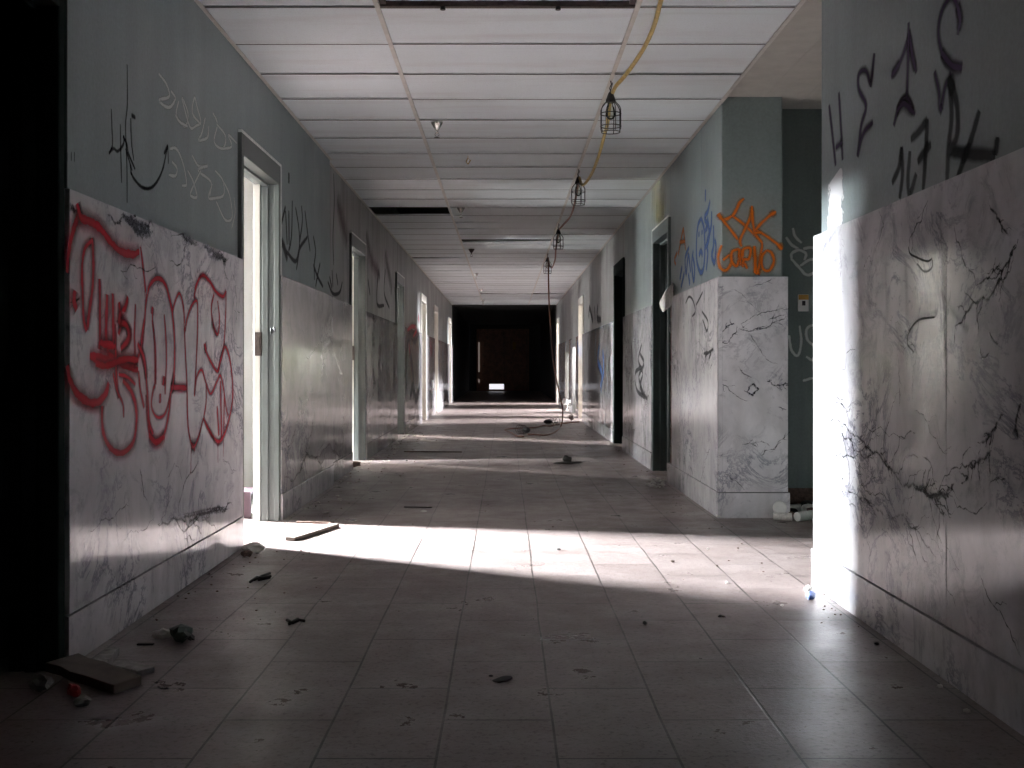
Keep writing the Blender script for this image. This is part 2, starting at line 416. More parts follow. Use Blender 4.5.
rng = random.Random(3)
def veinsL0(mb):
    C = lambda x, y: onX(x, y, LM)
    def V(ox, oy, sc, pts, w, br=3, m=1): vein(mb, [C(px, py) for px, py in crop(ox, oy, sc, pts)], NX, w, m, br, rng)
    V(60, 430, .3253, [(300, 290), (360, 275), (420, 265), (470, 250), (530, 232)], .04, 7)
    V(60, 430, .3253, [(335, 275), (430, 262), (520, 240)], .02, 4)
    V(60, 430, .3253, [(90, 310), (140, 270), (185, 240), (215, 235)], .012, 3)
    V(60, 430, .3253, [(190, 345), (240, 315), (290, 280)], .009, 1)
    V(60, 430, .3253, [(500, 90), (520, 105), (545, 120)], .012, 3)
    V(60, 430, .3253, [(540, 20), (560, -10), (565, 20), (550, 30)], .008, 1)
    V(60, 430, .3253, [(245, 120), (255, 170), (262, 210)], .02, 4)
    V(60, 430, .3253, [(325, 150), (350, 100), (380, 200)], .015, 4, 2)
    V(60, 180, .3646, [(170, 95), (200, 120), (245, 128)], .07, 6)
    V(60, 180, .3646, [(190, 125), (225, 122)], .06, 4, 2)
    V(60, 180, .3646, [(395, 185), (425, 205), (455, 215)], .06, 5)
    blot(mb, C, [(122, 216), (135, 224), (148, 228)], .07, NX, 2, 4); blot(mb, C, [(130, 222), (140, 232), (150, 230)], .10, NX, 2, 5)
    blot(mb, C, [(203, 246), (214, 255), (226, 260)], .08, NX, 2, 4); blot(mb, C, [(68, 205), (78, 210)], .06, NX, 2, 3); blot(mb, C, [(180, 236), (196, 244)], .06, NX, 2, 3)
    blot(mb, C, [(180, 518), (205, 512), (228, 508)], .03, NX, 2, 4)
    V(60, 180, .3646, [(130, 95), (150, 120), (170, 100)], .03, 3)
    V(60, 180, .3646, [(165, 250), (205, 235), (270, 215)], .015, 3)
    V(60, 180, .3646, [(300, 140), (350, 170), (340, 210), (300, 220)], .015, 4)
    V(60, 180, .3646, [(470, 250), (485, 330), (480, 400)], .014, 6)
    V(60, 180, .3646, [(450, 270), (470, 300), (490, 380)], .012, 4, 2)
def blot(mb, C, pts, w, nrm, m=2, k=4):
    for i in range(k):
        q = [C(x + rng.uniform(-3, 3), y + rng.uniform(-2.5, 2.5)) for x, y in pts]; ribbon(mb, q, nrm, w * rng.uniform(.5, 1.1), m, 3, .2, .0006)
def veinsP(mb):
    C = lambda x, y: onY(x, y, 7.232)
    def V(pts, w, br=3, m=1): vein(mb, [C(px, py) for px, py in crop(700, 270, .3257, pts)], NmY, w, m, br, rng)
    V([(58, 195), (80, 175), (104, 162)], .018, 4); V([(58, 215), (85, 225), (105, 195), (115, 190)], .02, 5)
    V([(125, 165), (160, 145), (190, 130), (230, 125), (264, 108)], .013, 5)
    V([(120, 180), (170, 180), (220, 165), (264, 148)], .018, 8); V([(210, 155), (264, 135)], .014, 4)
    V([(95, 60), (130, 75), (150, 100), (185, 130)], .010, 2, 2); V([(105, 95), (140, 100)], .008, 1, 2)
    V([(165, 48), (200, 38), (220, 25)], .012, 2)
    V([(60, 340), (85, 360), (105, 380), (146, 402)], .014, 3); V([(135, 370), (160, 385), (180, 365), (165, 350), (145, 375)], .035, 8)
    V([(205, 342), (235, 355), (264, 345)], .03, 7)
    V([(60, 620), (100, 645), (140, 680), (190, 740)], .016, 2, 2)
    V([(185, 570), (230, 550), (264, 500)], .02, 6, 2); V([(130, 535), (190, 525), (215, 540)], .02, 4, 2)
    V([(120, 300), (160, 330)], .02, 3, 2); V([(85, 740), (110, 725), (140, 728)], .014, 4); V([(150, 195), (175, 230), (240, 290)], .012, 3, 2)
    V([(240, 420), (264, 430)], .012, 3)
def veinsR0(mb):
    C = lambda x, y: onX(x, y, RM)
    def V(oy, pts, w, br=3, m=1): vein(mb, [C(px, py) for px, py in crop(810, oy, .2603, pts)], NmX, w, m, br, rng)
    V(380, [(25, 275), (60, 270), (120, 285), (180, 292), (235, 270)], .018, 12)
    V(380, [(120, 180), (160, 205), (210, 240), (265, 285), (300, 335), (345, 385), (420, 420), (480, 440), (525, 455)], .030, 14)
    V(380, [(270, 280), (300, 340), (320, 370)], .03, 3)
    V(380, [(400, 410), (450, 440), (480, 445), (535, 450)], .05, 8); V(380, [(470, 440), (520, 530)], .018, 5)
    V(380, [(430, 290), (470, 340), (480, 400), (450, 430)], .018, 6)
    V(380, [(65, 10), (55, 90), (35, 130)], .012, 9); V(380, [(60, 40), (100, 85), (140, 110), (145, 140)], .012, 8)
    V(380, [(30, 170), (80, 160), (130, 185)], .014, 9); V(380, [(80, 300), (120, 350), (150, 430), (230, 440), (330, 490)], .012, 12)
    V(380, [(100, 210), (170, 270), (200, 290), (240, 275)], .02, 10)
    V(380, [(170, 310), (210, 370), (240, 440), (280, 460)], .01, 8, 2)
    V(380, [(150, 480), (260, 500), (360, 520), (420, 560)], .03, 14, 2)
    V(380, [(210, 170), (240, 200), (370, 225)], .008, 2)
    V(380, [(400, 120), (460, 200), (530, 280)], .009, 3)
    V(380, [(745, 130), (715, 185), (690, 215), (645, 240)], .03, 9); V(380, [(700, 270), (650, 310), (610, 330), (598, 390)], .035, 9)
    V(380, [(690, 405), (720, 380), (755, 382)], .012, 2); V(380, [(810, 90), (795, 150), (800, 220)], .03, 5)
    V(200, [(800, 150), (745, 260), (715, 330), (650, 390), (600, 430), (590, 490)], .028, 14)
    V(200, [(690, 20), (730, 80), (760, 125)], .022, 4); V(200, [(555, 90), (580, 180), (610, 260), (640, 325)], .014, 3)
    V(200, [(640, 330), (700, 280), (730, 240)], .02, 5)
    V(200, [(455, 0), (430, 80), (395, 130), (380, 190)], .018, 5); V(200, [(265, 40), (285, 95), (270, 140), (258, 180)], .013, 4)
    V(200, [(650, 560), (665, 610), (690, 580)], .014, 3); V(200, [(690, 510), (730, 545)], .016, 4)
    V(200, [(385, 490), (370, 530), (410, 590), (395, 680), (395, 765)], .009, 2)
    V(200, [(205, 270), (230, 215), (240, 250)], .02, 6, 2); V(200, [(200, 470), (205, 540)], .012, 3)
    V(200, [(175, 575), (140, 590), (135, 650), (100, 660)], .010, 3); V(200, [(330, 470), (350, 560), (420, 600)], .01, 4)
    V(200, [(335, 590), (345, 690), (350, 760)], .012, 5); V(200, [(120, 130), (110, 380)], .014, 6, 2)
    V(200, [(30, 660), (75, 720), (130, 765)], .012, 9); V(200, [(320, 440), (300, 520)], .014, 5, 2)
    V(380, [(575, 730), (520, 640)], .01, 2, 2)
    # long vein in the lower part near the camera
    vein(mb, [C(980, 575), C(1000, 610), C(1020, 655)], NmX, .012, 1, 3, rng)
def veinsL1(mb):
    C = lambda x, y: onX(x, y, LM)
    def V(pts, w, br=3, m=1): vein(mb, [C(px, py) for px, py in crop(270, 260, .3125, pts)], NX, w, m, br, rng)
    V([(110, 300), (150, 265), (180, 245), (215, 320), (235, 380)], .03, 6, 2); V([(180, 250), (215, 330), (232, 365)], .025, 4)
    V([(45, 695), (100, 665), (150, 630), (200, 610), (235, 595)], .045, 10); V([(150, 635), (180, 615)], .05, 4)
    V([(45, 570), (80, 560)], .03, 2)
def veinsR1(mb):
    C = lambda x, y: onX(x, y, RM)
    def V(pts, w, br=3, m=1): vein(mb, [C(px, py) for px, py in crop(640, 280, .3257, pts)], NmX, w, m, br, rng)
    V([(110, 420), (130, 520), (145, 590)], .02, 3); V([(215, 520), (200, 570), (180, 620)], .02, 3); V([(205, 260), (225, 200), (215, 280)], .02, 4)
def veinsR2(mb):
    C = lambda x, y: onX(x, y, RM)
    for pts in ([(160, 640), (185, 600), (150, 560)], [(190, 330), (170, 400), (185, 470)], [(210, 420), (228, 500), (215, 540)], [(160, 420), (155, 500)]):
        vein(mb, [C(px, py) for px, py in crop(575, 230, .3258, pts)], NmX, .035, 1, 5, rng)
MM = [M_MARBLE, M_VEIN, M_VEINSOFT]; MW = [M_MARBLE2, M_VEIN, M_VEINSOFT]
def bw(parent, mb, mats):
    return mb.build('marble_wainscot', mats, parent, bevel=.006, seg=3, norm=True)
def wain(side, a, b, mats, parent, fn=None, joints=()):
    mb = MB(); e = [a] + [j for j in joints if a < j < b] + [b]
    for p, q in zip(e, e[1:]):
        if side == 'L': j = lx(p); mb.box(LP + j, LM + j, p + .0005, q - .0005, BZ + .003, MZ)
        else: mb.box(RM, RP, p + .0005, q - .0005, BZ + .004, MZ)
    return mb, mats, parent, fn
def finish(t, nm='marble_wainscot'):
    mb, mats, parent, fn = t
    o = mb.build(nm, mats, parent, bevel=.0022, seg=2)
    if fn:
        # veins are inlaid into the same mesh
        v = MB(); fn(v); me = o.data
        bm = bmesh.new(); bm.from_mesh(me); uvl = bm.loops.layers.uv.active
        vs = [bm.verts.new(p) for p in v.v]
        for f, m, uv in zip(v.f, v.m, v.uv):
            try: nf = bm.faces.new([vs[i] for i in f])
            except ValueError: continue
            nf.material_index = m
            for l, q in zip(nf.loops, uv): l[uvl].uv = q
        bm.to_mesh(me); bm.free()
    return o
finish(wain('L', 3.66, 6.07, MM, wall_left, veinsL0))
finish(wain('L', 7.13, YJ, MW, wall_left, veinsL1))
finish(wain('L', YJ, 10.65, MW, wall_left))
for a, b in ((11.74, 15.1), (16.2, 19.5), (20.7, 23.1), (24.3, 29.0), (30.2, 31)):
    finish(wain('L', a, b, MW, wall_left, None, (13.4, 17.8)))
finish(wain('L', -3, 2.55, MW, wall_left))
# near right wall: marble wraps the rounded end
t = wain('R', -3, 4.97, MM, wall_right, veinsR0, (2.2, 3.49, 4.77)); t[0].box(RM, RP + .27, 4.97, 5.0, BZ + .004, MZ); finish(t)
t = wain('R', 7.23, 9.27, MM, wall_right, veinsR1); t[0].box(RM, 1.84, 7.232, 7.26, BZ + .004, MZ)
t[0].box(1.81, 1.84, 7.26, 7.6, BZ + .004, MZ)
def vv(mb): veinsR1(mb); veinsP(mb)
finish((t[0], t[1], t[2], vv))
finish(wain('R', 10.57, 13.12, MM, wall_right, veinsR2))
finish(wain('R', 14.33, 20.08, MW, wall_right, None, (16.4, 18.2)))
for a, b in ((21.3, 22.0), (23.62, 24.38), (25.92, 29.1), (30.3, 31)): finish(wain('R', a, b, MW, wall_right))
# baseboards
bl = MB()
for a, b in segL:
    if a < YJ < b: bl.box(LP, LB, a, YJ, 0, BZ); bl.box(LP - JOG, LB - JOG, YJ, b, 0, BZ, 1)
    else: bl.box(LP + lx(a), LB + lx(a), a, b, 0, BZ, 1 if a > 9 else 0)
tag(bl.build('baseboard_left', [M_MARBLE, M_MARBLE2], bevel=.002), kind='structure')
br_ = MB(); br_.box(RB, RP, -3, 4.97, 0, BZ); br_.box(RB, RP + .28, 4.97, 5.012, 0, BZ)
br_.box(RB, 1.85, 7.22, 7.26, 0, BZ); br_.box(RB, RP, 7.26, 9.5, 0, BZ); br_.box(1.81, 1.85, 7.26, 7.6, 0, BZ)
for a, b in segR:
    if a == 21.3:
        for p, q in ((21.3, 22.0), (23.6, 24.4), (25.9, 29.1)): br_.box(RB, RP, p, q, 0, BZ)
    else: br_.box(RB, RP, a, b, 0, BZ)
tag(br_.build('baseboard_right', M_MARBLE, bevel=.002), kind='structure')

# dark stretch beyond, end wall, wall behind the viewer
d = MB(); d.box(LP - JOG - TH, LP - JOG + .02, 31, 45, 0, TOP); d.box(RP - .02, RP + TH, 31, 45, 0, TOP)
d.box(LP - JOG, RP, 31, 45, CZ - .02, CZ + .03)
tag(d.build('wall_far', M_FARSHADE), kind='structure')
d = MB(); d.box(-1.7, 1.7, 45.05, 45.2, 0, TOP); tag(d.build('wall_end', M_FARSHADE), kind='structure')
d = MB(); d.box(-1.7, 1.7, -3.15, -3.0, 0, TOP); tag(d.build('wall_back', M_PAINT_DK), kind='structure')

# ceiling ------------------------------------------------------------
ce = MB()
bays = [(-1.50, -.628), (-.604, .621), (.645, 1.412)]
GX = (-.616, .633)
# (bay, row) -> widened gap in metres at the near edge of the row
gaps = {(1, 1): .014, (2, 1): .03, (1, 12): .08, (2, 12): .06, (1, 15): .30, (2, 16): .16, (0, 19): .25, (1, 33): .45, (2, 33): .5, (0, 33): .1, (1, 17): .06, (1, 13): .1,
        (1, 7): .012, (1, 22): .03, (1, 26): .03, (2, 26): .06, (0, 3): .01, (1, 10): .02, (1, 11): .03, (2, 9): .02}
missing = {(0, 10), (1, -2)}
rc = random.Random(5)
for bi, (x0, x1) in enumerate(bays):
    for k in range(-15, 41):
        y0 = 5.94 + .61 * k; y1 = y0 + .600
        if y0 > 31 or (bi, k) in missing: continue
        y1 = min(y1, 31.0)
        gp = gaps.get((bi, k), 0); y0 += gp + .006
        za, zb = rc.uniform(-.003, .003), rc.uniform(-.003, .003)
        tw = .02 if gp > .03 else 0
        b0 = len(ce.v)
        ce.box(x0, x1, y0, y1, CZ, CZ + .016)
        for i in range(b0, len(ce.v)):
            v = ce.v[i]
            v.z += (za if v.y < (y0 + y1) / 2 else zb) + (tw * (v.x - x0) / (x1 - x0) if v.y < (y0 + y1) / 2 else 0)
ceiling = tag(ce.build('ceiling', M_CTILE), kind='structure')
cg = MB()
for X in GX: cg.box(X - .012, X + .012, -3, 31, CZ - .006, CZ - .001); cg.box(X - .002, X + .002, -3, 31, CZ, CZ + .04)
cg.box(LP, LP + .022, -3, YJ, CZ - .008, CZ - .005); cg.box(LP - JOG, LP - JOG + .022, YJ, 31, CZ - .008, CZ - .005)
cg.box(RP - .024, RP - .001, -3, 31, CZ - .010, CZ - .006); 
for bi, (x0, x1) in enumerate(bays):
    for k in range(-15, 42):
        if (bi, k) in gaps and gaps[(bi, k)] > .05: continue
        y0 = 5.94 + .61 * k
        if y0 < 31: cg.box(max(x0, LP if y0 < YJ else x0), x1, y0 - .0045, y0 + .0025, CZ - .0065, CZ - .0045, 1)  # dark strips drawn as the shadow in each tile joint
cg.build('ceiling_grid', [M_CGRID, M_JOINTSHADE], ceiling)
d = MB(); d.box(-4.75, 4.75, -3, 45, TOP, TOP + .1); tag(d.build('ceiling_slab', M_PLENUM), kind='structure')
# alcove on the right: higher tiled plaster ceiling, back and side walls
ac = MB(); AZ = 2.75
for i in range(8):
    for j in range(9):
        x0 = RP + .002 + i * .275; y0 = 4.97 + j * .305
        if y0 < 7.6: ac.box(x0, x0 + .2735, y0, min(y0 + .3035, 7.6), AZ, AZ + .02)
ac.box(RP - .002, RP + .006, 4.97, 7.26, CZ - .008, AZ + .04)
tag(ac.build('ceiling_alcove', M_ACEIL), kind='structure')
aw = MB(); aw.box(1.81, 3.6, 7.6, 7.7, .155, TOP); aw.box(3.6, 3.7, 4.7, 7.7, 0, TOP); aw.box(1.66, 3.7, 4.73, 4.83, 0, TOP)
aw.box(1.81, 3.6, 7.64, 7.7, 0, .155, 1)
wall_alcove = tag(aw.build('wall_alcove', [M_PAINT_DK, M_RUBBLE]), kind='structure')

# rooms -----------------------------------------------------------------
def room(side, y0, y1, mat, win, depth=3.0, lamp=0, col=(1, .97, .93), fl=True, num=0, walls=True):
    """shell of one side room; win = list of (ya, yb, za, zb)"""
    s = -1 if side == 'L' else 1
    xi = (LP - JOG - TH - .002) if side == 'L' else (RP + TH + .002)
    if side == 'L' and y1 < 9.5: xi = LP - TH - .002
    xo = xi + s * depth
    mb = MB()
    def B(a, b, *r, m=0): mb.box(min(a, b), max(a, b), *r, m)
    B(xi, xo, y1 - .05, y1, 0, CZ); B(xi, xo, y0, y0 + .05, 0, CZ)
    B(xi, xo, y0, y1, CZ, CZ + .04)
    # outer wall with window openings
    xs = xo + s * .15; cur = y0
    for ya, yb, za, zb, *_ in win:
        B(xo, xs, cur, ya, 0, CZ); B(xo, xs, ya, yb, 0, za); B(xo, xs, ya, yb, zb, CZ); cur = yb
    B(xo, xs, cur, y1, 0, CZ)
    o = tag(mb.build('wall_room', mat), kind='structure')
    for (ya, yb, za, zb, *le) in win:
        w = empty('window_%d' % WN[0], (xo + s * .075, (ya + yb) / 2, za)); WN[0] += 1; tag(w, kind='structure')
        f = MB(); a_, b_ = sorted((xo + s * .05, xo + s * .10))
        f.box(a_, b_, ya, ya + .03, za, zb); f.box(a_, b_, yb - .03, yb, za, zb); f.box(a_, b_, ya + .03, yb - .03, za, za + .04); f.box(a_, b_, ya + .03, yb - .03, zb - .04, zb)
        f.box(a_, b_, ya + .03, yb - .03, (za + zb) / 2 - .012, (za + zb) / 2 + .012)
        f.build('window_frame', M_WHITEPL, w)
        p = MB(); c_ = (a_ + b_) / 2; p.box(c_ - .002, c_ + .002, ya + .03, yb - .03, za + .04, zb - .04); p.build('window_pane', M_GLASS, w)
        if lamp and not (le and le[0] == 0):
            L = bpy.data.lights.new('daylight', 'AREA'); L.shape = 'RECTANGLE'; L.size = (zb - za) ; L.size_y = (yb - ya); L.energy = le[0] if le else lamp; L.color = col
            lo = bpy.data.objects.new('daylight', L); COL.objects.link(lo); lo.location = (xs + s * .02, (ya + yb) / 2, (za + zb) / 2)
            lo.rotation_euler = (0, math.pi / 2 * (1 if s < 0 else -1) * -1, 0)
    return xi, xo
WN = [1]
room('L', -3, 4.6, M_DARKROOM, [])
room('L', 4.65, 9.05, M_ROOM, [(4.95, 5.55, .9, 2.1, 105), (7.58, 8.18, .6, 2.62, 0)], 2.95, 1)  # first window is added, unseen, to brighten the partition past the doorway
room('L', 9.4, 14.3, M_ROOM, [(11.1, 11.6, .3, 1.9, 140), (13.38, 13.56, 1.9, 2.6, 1500)], 3.0, 1)
room('L', 14.35, 18.4, M_ROOM, [(15.6, 16.1, .3, 1.9, 140), (17.64, 17.82, 1.9, 2.6, 3000)], 3.0, 1)
room('L', 18.45, 22.4, M_ROOM, [(20.2, 21.0, .8, 2.1)], 3.0, 120)
room('L', 22.45, 26.6, M_ROOM, [(24.4, 25.3, .8, 2.1)], 3.0, 90)
room('L', 26.65, 31, M_ROOM, [(29.2, 30.2, .8, 2.1)], 3.0, 90)
def sky_light(loc, sx, sy, e, rot):
    L = bpy.data.lights.new('daylight', 'AREA'); L.shape = 'RECTANGLE'; L.size = sx; L.size_y = sy; L.energy = e; L.color = (.965, .985, 1)
    o = bpy.data.objects.new('daylight', L); COL.objects.link(o); o.location = loc; o.rotation_euler = rot
sky_light((-8.6, 9.75, 4.4), 2.9, 2.7, 60000, (0, -math.pi / 2, 0))
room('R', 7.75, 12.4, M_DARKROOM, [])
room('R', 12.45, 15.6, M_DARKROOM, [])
room('R', 18.8, 31, M_ROOM, [(21.1, 21.9, 1.9, 2.62, 1300), (25.3, 26.3, 1.9, 2.66, 1900), (29.4, 30.2, 1.9, 2.62, 1300)], 3.0, 1500, (1, .96, .97))
# unseen blockers added in two left rooms to narrow the daylight to slits
for xa, a, b in ((-3.4, 11.9, 12.64), (-3.4, 16.1, 16.9)):
    d = MB(); d.box(xa - .08, xa, a, b, 0, CZ - .002); tag(d.build('slit_blocker', M_ROOM), kind='structure')

# door frames -------------------------------------------------------------
def door(n, side, y0, y1, mat, face=.05, head=HEAD, strike=True, inner=None, trim=None):
    s = -1 if side == 'L' else 1
    xf = (LP + lx(y0)) if side == 'L' else RP
    xc = xf - s * .022; xr = xf + s * (TH + .004)
    root = empty('door_%d' % n, (xf, (y0 + y1) / 2, 0)); tag(root, kind='structure')
    f = MB(); X0, X1 = sorted((xc, xr)); S0, S1 = sorted((xf + s * .045, xf + s * .085)); I0, I1 = sorted((xf + s * .10, xr + s * .002))
    def side_post(a, b, sy):
        f.box(X0, X1, a, b, 0, head)
        st = (b, b + .016) if sy > 0 else (a - .016, a)
        f.box(S0, S1, *st, 0, head - .12)
        q = (b, b + .007) if sy > 0 else (a - .007, a)
        f.box(*sorted((xc, xf + s * .01)), *q, 0, head - .12)
        f.box(I0, I1, *q, 0, head - .12, 1)
    side_post(y0 + .003, y0 + face, 1); side_post(y1 - face, y1 - .003, -1)
    f.box(X0, X1, y0 + face, y1 - face, head - .12, head)
    f.box(S0, S1, y0 + face, y1 - face, head - .136, head - .12)
    f.build('door_frame', [mat, inner or mat], root, bevel=.003)
    t = MB(); q0, q1 = sorted((xf - s * .024, xf - s * .004))
    t.box(q0, q1, y1 - .004, y1 + .012, MZ, head + .01); t.box(q0, q1, y0, y1 + .012, head, head + .014)
    t.build('trim_edge', trim or M_TRIM, root)
    if strike:
        k = MB(); a, b = sorted((xf + s * .090, xf + s * .130)); k.box(a, b, y1 - face - .022, y1 - face - .006, 1.055, 1.205)
        k.box(a + .01, b - .01, y1 - face - .028, y1 - face - .020, 1.09, 1.17)
        k.build('strike_plate', M_STEEL, root)
    return root
door(1, 'L', *LDOORS[0], M_FRAMEDK, strike=False, trim=M_FRAMEDK)
d1 = door(2, 'L', *LDOORS[1], M_FRAME, inner=M_FRAMEW)
d2 = door(3, 'L', *LDOORS[2], M_FRAME, inner=M_FRAMEW)
for i in (3, 4, 5, 6): door(i + 1, 'L', *LDOORS[i], M_FRAME if i < 4 else M_FRAMEW, strike=False)
door(8, 'R', *RDOORS[0], M_FRAMEGR, strike=False); door(9, 'R', *RDOORS[1], M_FRAMEDK, strike=False, trim=M_FRAMEDK)
door(10, 'R', *RDOORS[2], M_FRAMEW, strike=False); door(11, 'R', *RDOORS[3], M_FRAMEW, strike=False)

# double door at the far end
E = empty('door_12', (0, 45, 0)); tag(E, kind='structure')
def ex(x): return (x - VX) * 45 / F
f = MB(); x0, x1 = ex(478.5), ex(527); zt = EYE + (VY - 331) * 45 / F
f.box(x0 - .08, x0, 44.9, 45.05, 0, zt + .08); f.box(x1, x1 + .08, 44.9, 45.05, 0, zt + .08); f.box(x0, x1, 44.9, 45.05, zt, zt + .08)
f.build('door_frame', M_WOOD, E)
mid = ex(504)
for a, b in ((x0 + .01, mid - .005), (mid + .005, x1 - .01)):
    w = MB(); left = a < mid - .5
    if left:
        vx = ex(489.3); w.box(a, b, 44.95, 45.0, .29, zt); w.box(a, vx, 44.95, 45.0, .01, .29); w.box(vx, b, 44.95, 45.0, .01, .075)
    else: w.box(a, b, 44.95, 45.0, .01, zt)
    lf = w.build('door_leaf', M_WOOD, E, bevel=.004)
    if left:
        v = MB(); v.box(vx, b, 44.98, 45.0, .075, .29)
        for k in range(4): v.box(vx, b, 44.955, 44.98, .105 + k * .045, .111 + k * .045)
        vo = v.build('glow_vent', emit_mat('vent_glow', (.95, .93, 1), .35), lf); vo['label'] = 'louvre low in the door, glowing in place of daylight'  # glows by itself in place of daylight coming through the louvre
        k = MB(); k.lathe([(0, -.09), (.03, -.085), (.035, -.06), (.015, -.04), (.03, 0)], (a + .18, 44.95, 1.02), 14, 0, 'y'); k.build('door_knob', M_CHROME, lf, True)
    else:
        v = MB(); c = ex(514.3); v.box(c - .06, c + .06, 44.94, 44.948, 1.70, 1.98); v.build('small_notice', M_YELPL, lf)
d = MB(); d.box(ex(478.3), ex(479.8), 44.88, 44.9, .78, 1.98); d.box(ex(478.3), ex(479.8), 44.88, 44.9, .35, .48)
d.build('gap_glow_strip', emit_mat('gap_glow', (1, .85, .75), .05), E)  # glowing strip stands in for light through the door gap

# ------------------------------------------------------------------ graffiti
A_ = lambda p: crop(60, 185, 100 / 512, p); B_ = lambda p: crop(60, 320, 100 / 512, p)
C_ = lambda p: crop(145, 250, 100 / 512, p); D_ = lambda p: crop(145, 330, 100 / 512, p)
cLM = lambda x, y: onX(x, y, LM); cLP = lambda x, y: onX(x, y, LP); cRP = lambda x, y: onX(x, y, RP); cRM = lambda x, y: onX(x, y, RM)
W = .036
red = [
 (.05, A_([(85, 95), (92, 150), (72, 210), (55, 280), (40, 360), (34, 450)])),
 (.055, A_([(88, 110), (110, 170), (160, 190), (215, 235), (260, 295), (310, 340), (365, 355), (405, 340)])),
 (.024, A_([(410, 310), (420, 380), (430, 470), (438, 560), (435, 660), (425, 768)]) + B_([(420, 120), (395, 200), (350, 260)])),
 (.04, A_([(163, 270), (170, 400), (166, 520), (150, 640), (138, 740)])), (.035, A_([(160, 285), (125, 330), (112, 430), (115, 560), (120, 680)]) + B_([(135, 60)])),
 (.065, A_([(75, 540), (72, 590), (85, 640)])),
 (.04, A_([(200, 480), (203, 600), (203, 768)]) + B_([(200, 150)])), (.05, A_([(238, 560), (235, 768)]) + B_([(245, 160)])),
 (.045, A_([(268, 555), (272, 768)]) + B_([(270, 150)])), (.04, A_([(300, 600), (310, 700), (300, 768)])),
 (.045, A_([(345, 570), (335, 620), (300, 690), (340, 720), (350, 768)]) + B_([(340, 110), (310, 150)])),
 (.06, B_([(150, 190), (200, 195), (250, 205)])), (.05, B_([(180, 225), (240, 235), (330, 200), (400, 205)])), (.05, B_([(200, 120), (280, 130)])),
 (.055, B_([(240, 180), (330, 230), (400, 250)])), (.03, B_([(280, 20), (285, 200), (290, 330), (300, 400)])),
 (.03, B_([(320, 20), (360, 60), (345, 120), (310, 150)])),
 (.022, A_([(385, 610), (380, 768)]) + B_([(382, 120), (385, 250)])),
 (.055, B_([(36, 230), (50, 310), (90, 380), (150, 422), (205, 412), (235, 370), (248, 320)])),
 (.042, B_([(215, 440), (215, 540), (235, 620), (280, 675), (330, 675), (375, 620), (390, 520), (385, 430), (360, 360), (320, 310)])),
 (.03, B_([(430, 0), (415, 130), (435, 260), (448, 400), (455, 520), (475, 585)])), (.018, B_([(470, 0), (488, 150), (490, 330)])),
 (.02, B_([(270, 270), (290, 360), (320, 430), (325, 500)])), (.024, B_([(400, 260), (410, 360), (430, 450)])),
 (.035, B_([(395, 120), (430, 200), (440, 300)])), (.025, B_([(300, 280), (340, 290), (385, 330)])),
 (.034, C_([(2, 290), (20, 190), (60, 145), (100, 170), (125, 250), (140, 330), (150, 450), (150, 600), (138, 700)]) + D_([(130, 330), (120, 430), (98, 530), (65, 572), (30, 545), (12, 450), (6, 330)])),
 (.05, D_([(20, 540), (60, 575), (100, 540)])),
 (.04, C_([(38, 290), (35, 330)])), (.02, C_([(38, 300), (38, 360), (48, 480), (50, 680)]) + D_([(42, 300), (32, 390), (60, 445), (100, 430), (130, 330)])),
 (.022, C_([(97, 330), (106, 450), (108, 580), (103, 680)]) + D_([(102, 330)])),
 (.024, C_([(140, 310), (158, 250), (176, 222), (192, 270), (200, 340), (203, 410), (215, 350), (238, 285), (266, 265), (268, 400), (262, 560), (252, 740)])),
 (.03, C_([(250, 250), (262, 180), (292, 130), (330, 160), (360, 210), (398, 238), (414, 208)])),
 (.022, C_([(414, 210), (412, 330), (403, 480), (385, 560), (370, 622), (335, 570), (310, 515), (300, 480)])), (.05, C_([(305, 480), (312, 520)])),
 (.024, C_([(352, 225), (338, 300), (350, 390), (372, 432), (380, 350), (370, 260)])),
 (.022, C_([(200, 400), (205, 520), (213, 680)]) + D_([(215, 400), (222, 520), (245, 600), (275, 540), (297, 450)])),
 (.03, D_([(297, 450), (320, 500), (350, 550), (377, 572), (402, 540), (428, 460), (448, 340), (438, 180), (410, 85), (385, 160), (370, 215)])),
 (.022, D_([(252, 340), (265, 240), (290, 205), (310, 265), (335, 328), (365, 270), (385, 232), (400, 290), (415, 400), (425, 440)])),
 (.02, D_([(300, 450), (312, 370), (312, 280)])), (.03, D_([(368, 390), (378, 540)])), (.03, D_([(385, 260), (392, 560)])), (.022, D_([(405, 330), (402, 530)])),
 (.04, D_([(130, 292), (215, 295)])), (.04, D_([(95, 235), (92, 285)])), (.03, D_([(150, 225), (135, 320)])), (.03, D_([(76, 325), (76, 375)])),
 (.05, D_([(235, 590), (255, 600)])), (.008, D_([(235, 600), (233, 740)])), (.008, D_([(372, 570), (372, 680)])), (.008, D_([(402, 560), (400, 650)])),
]
graffiti('graffiti_tag', 'large red bubble letters sprayed on the marble', M_RED, [(w * 1.35, p) for w, p in red], cLM, NX, wall_left)
E_ = lambda p: crop(90, 60, 160 / 723, p)
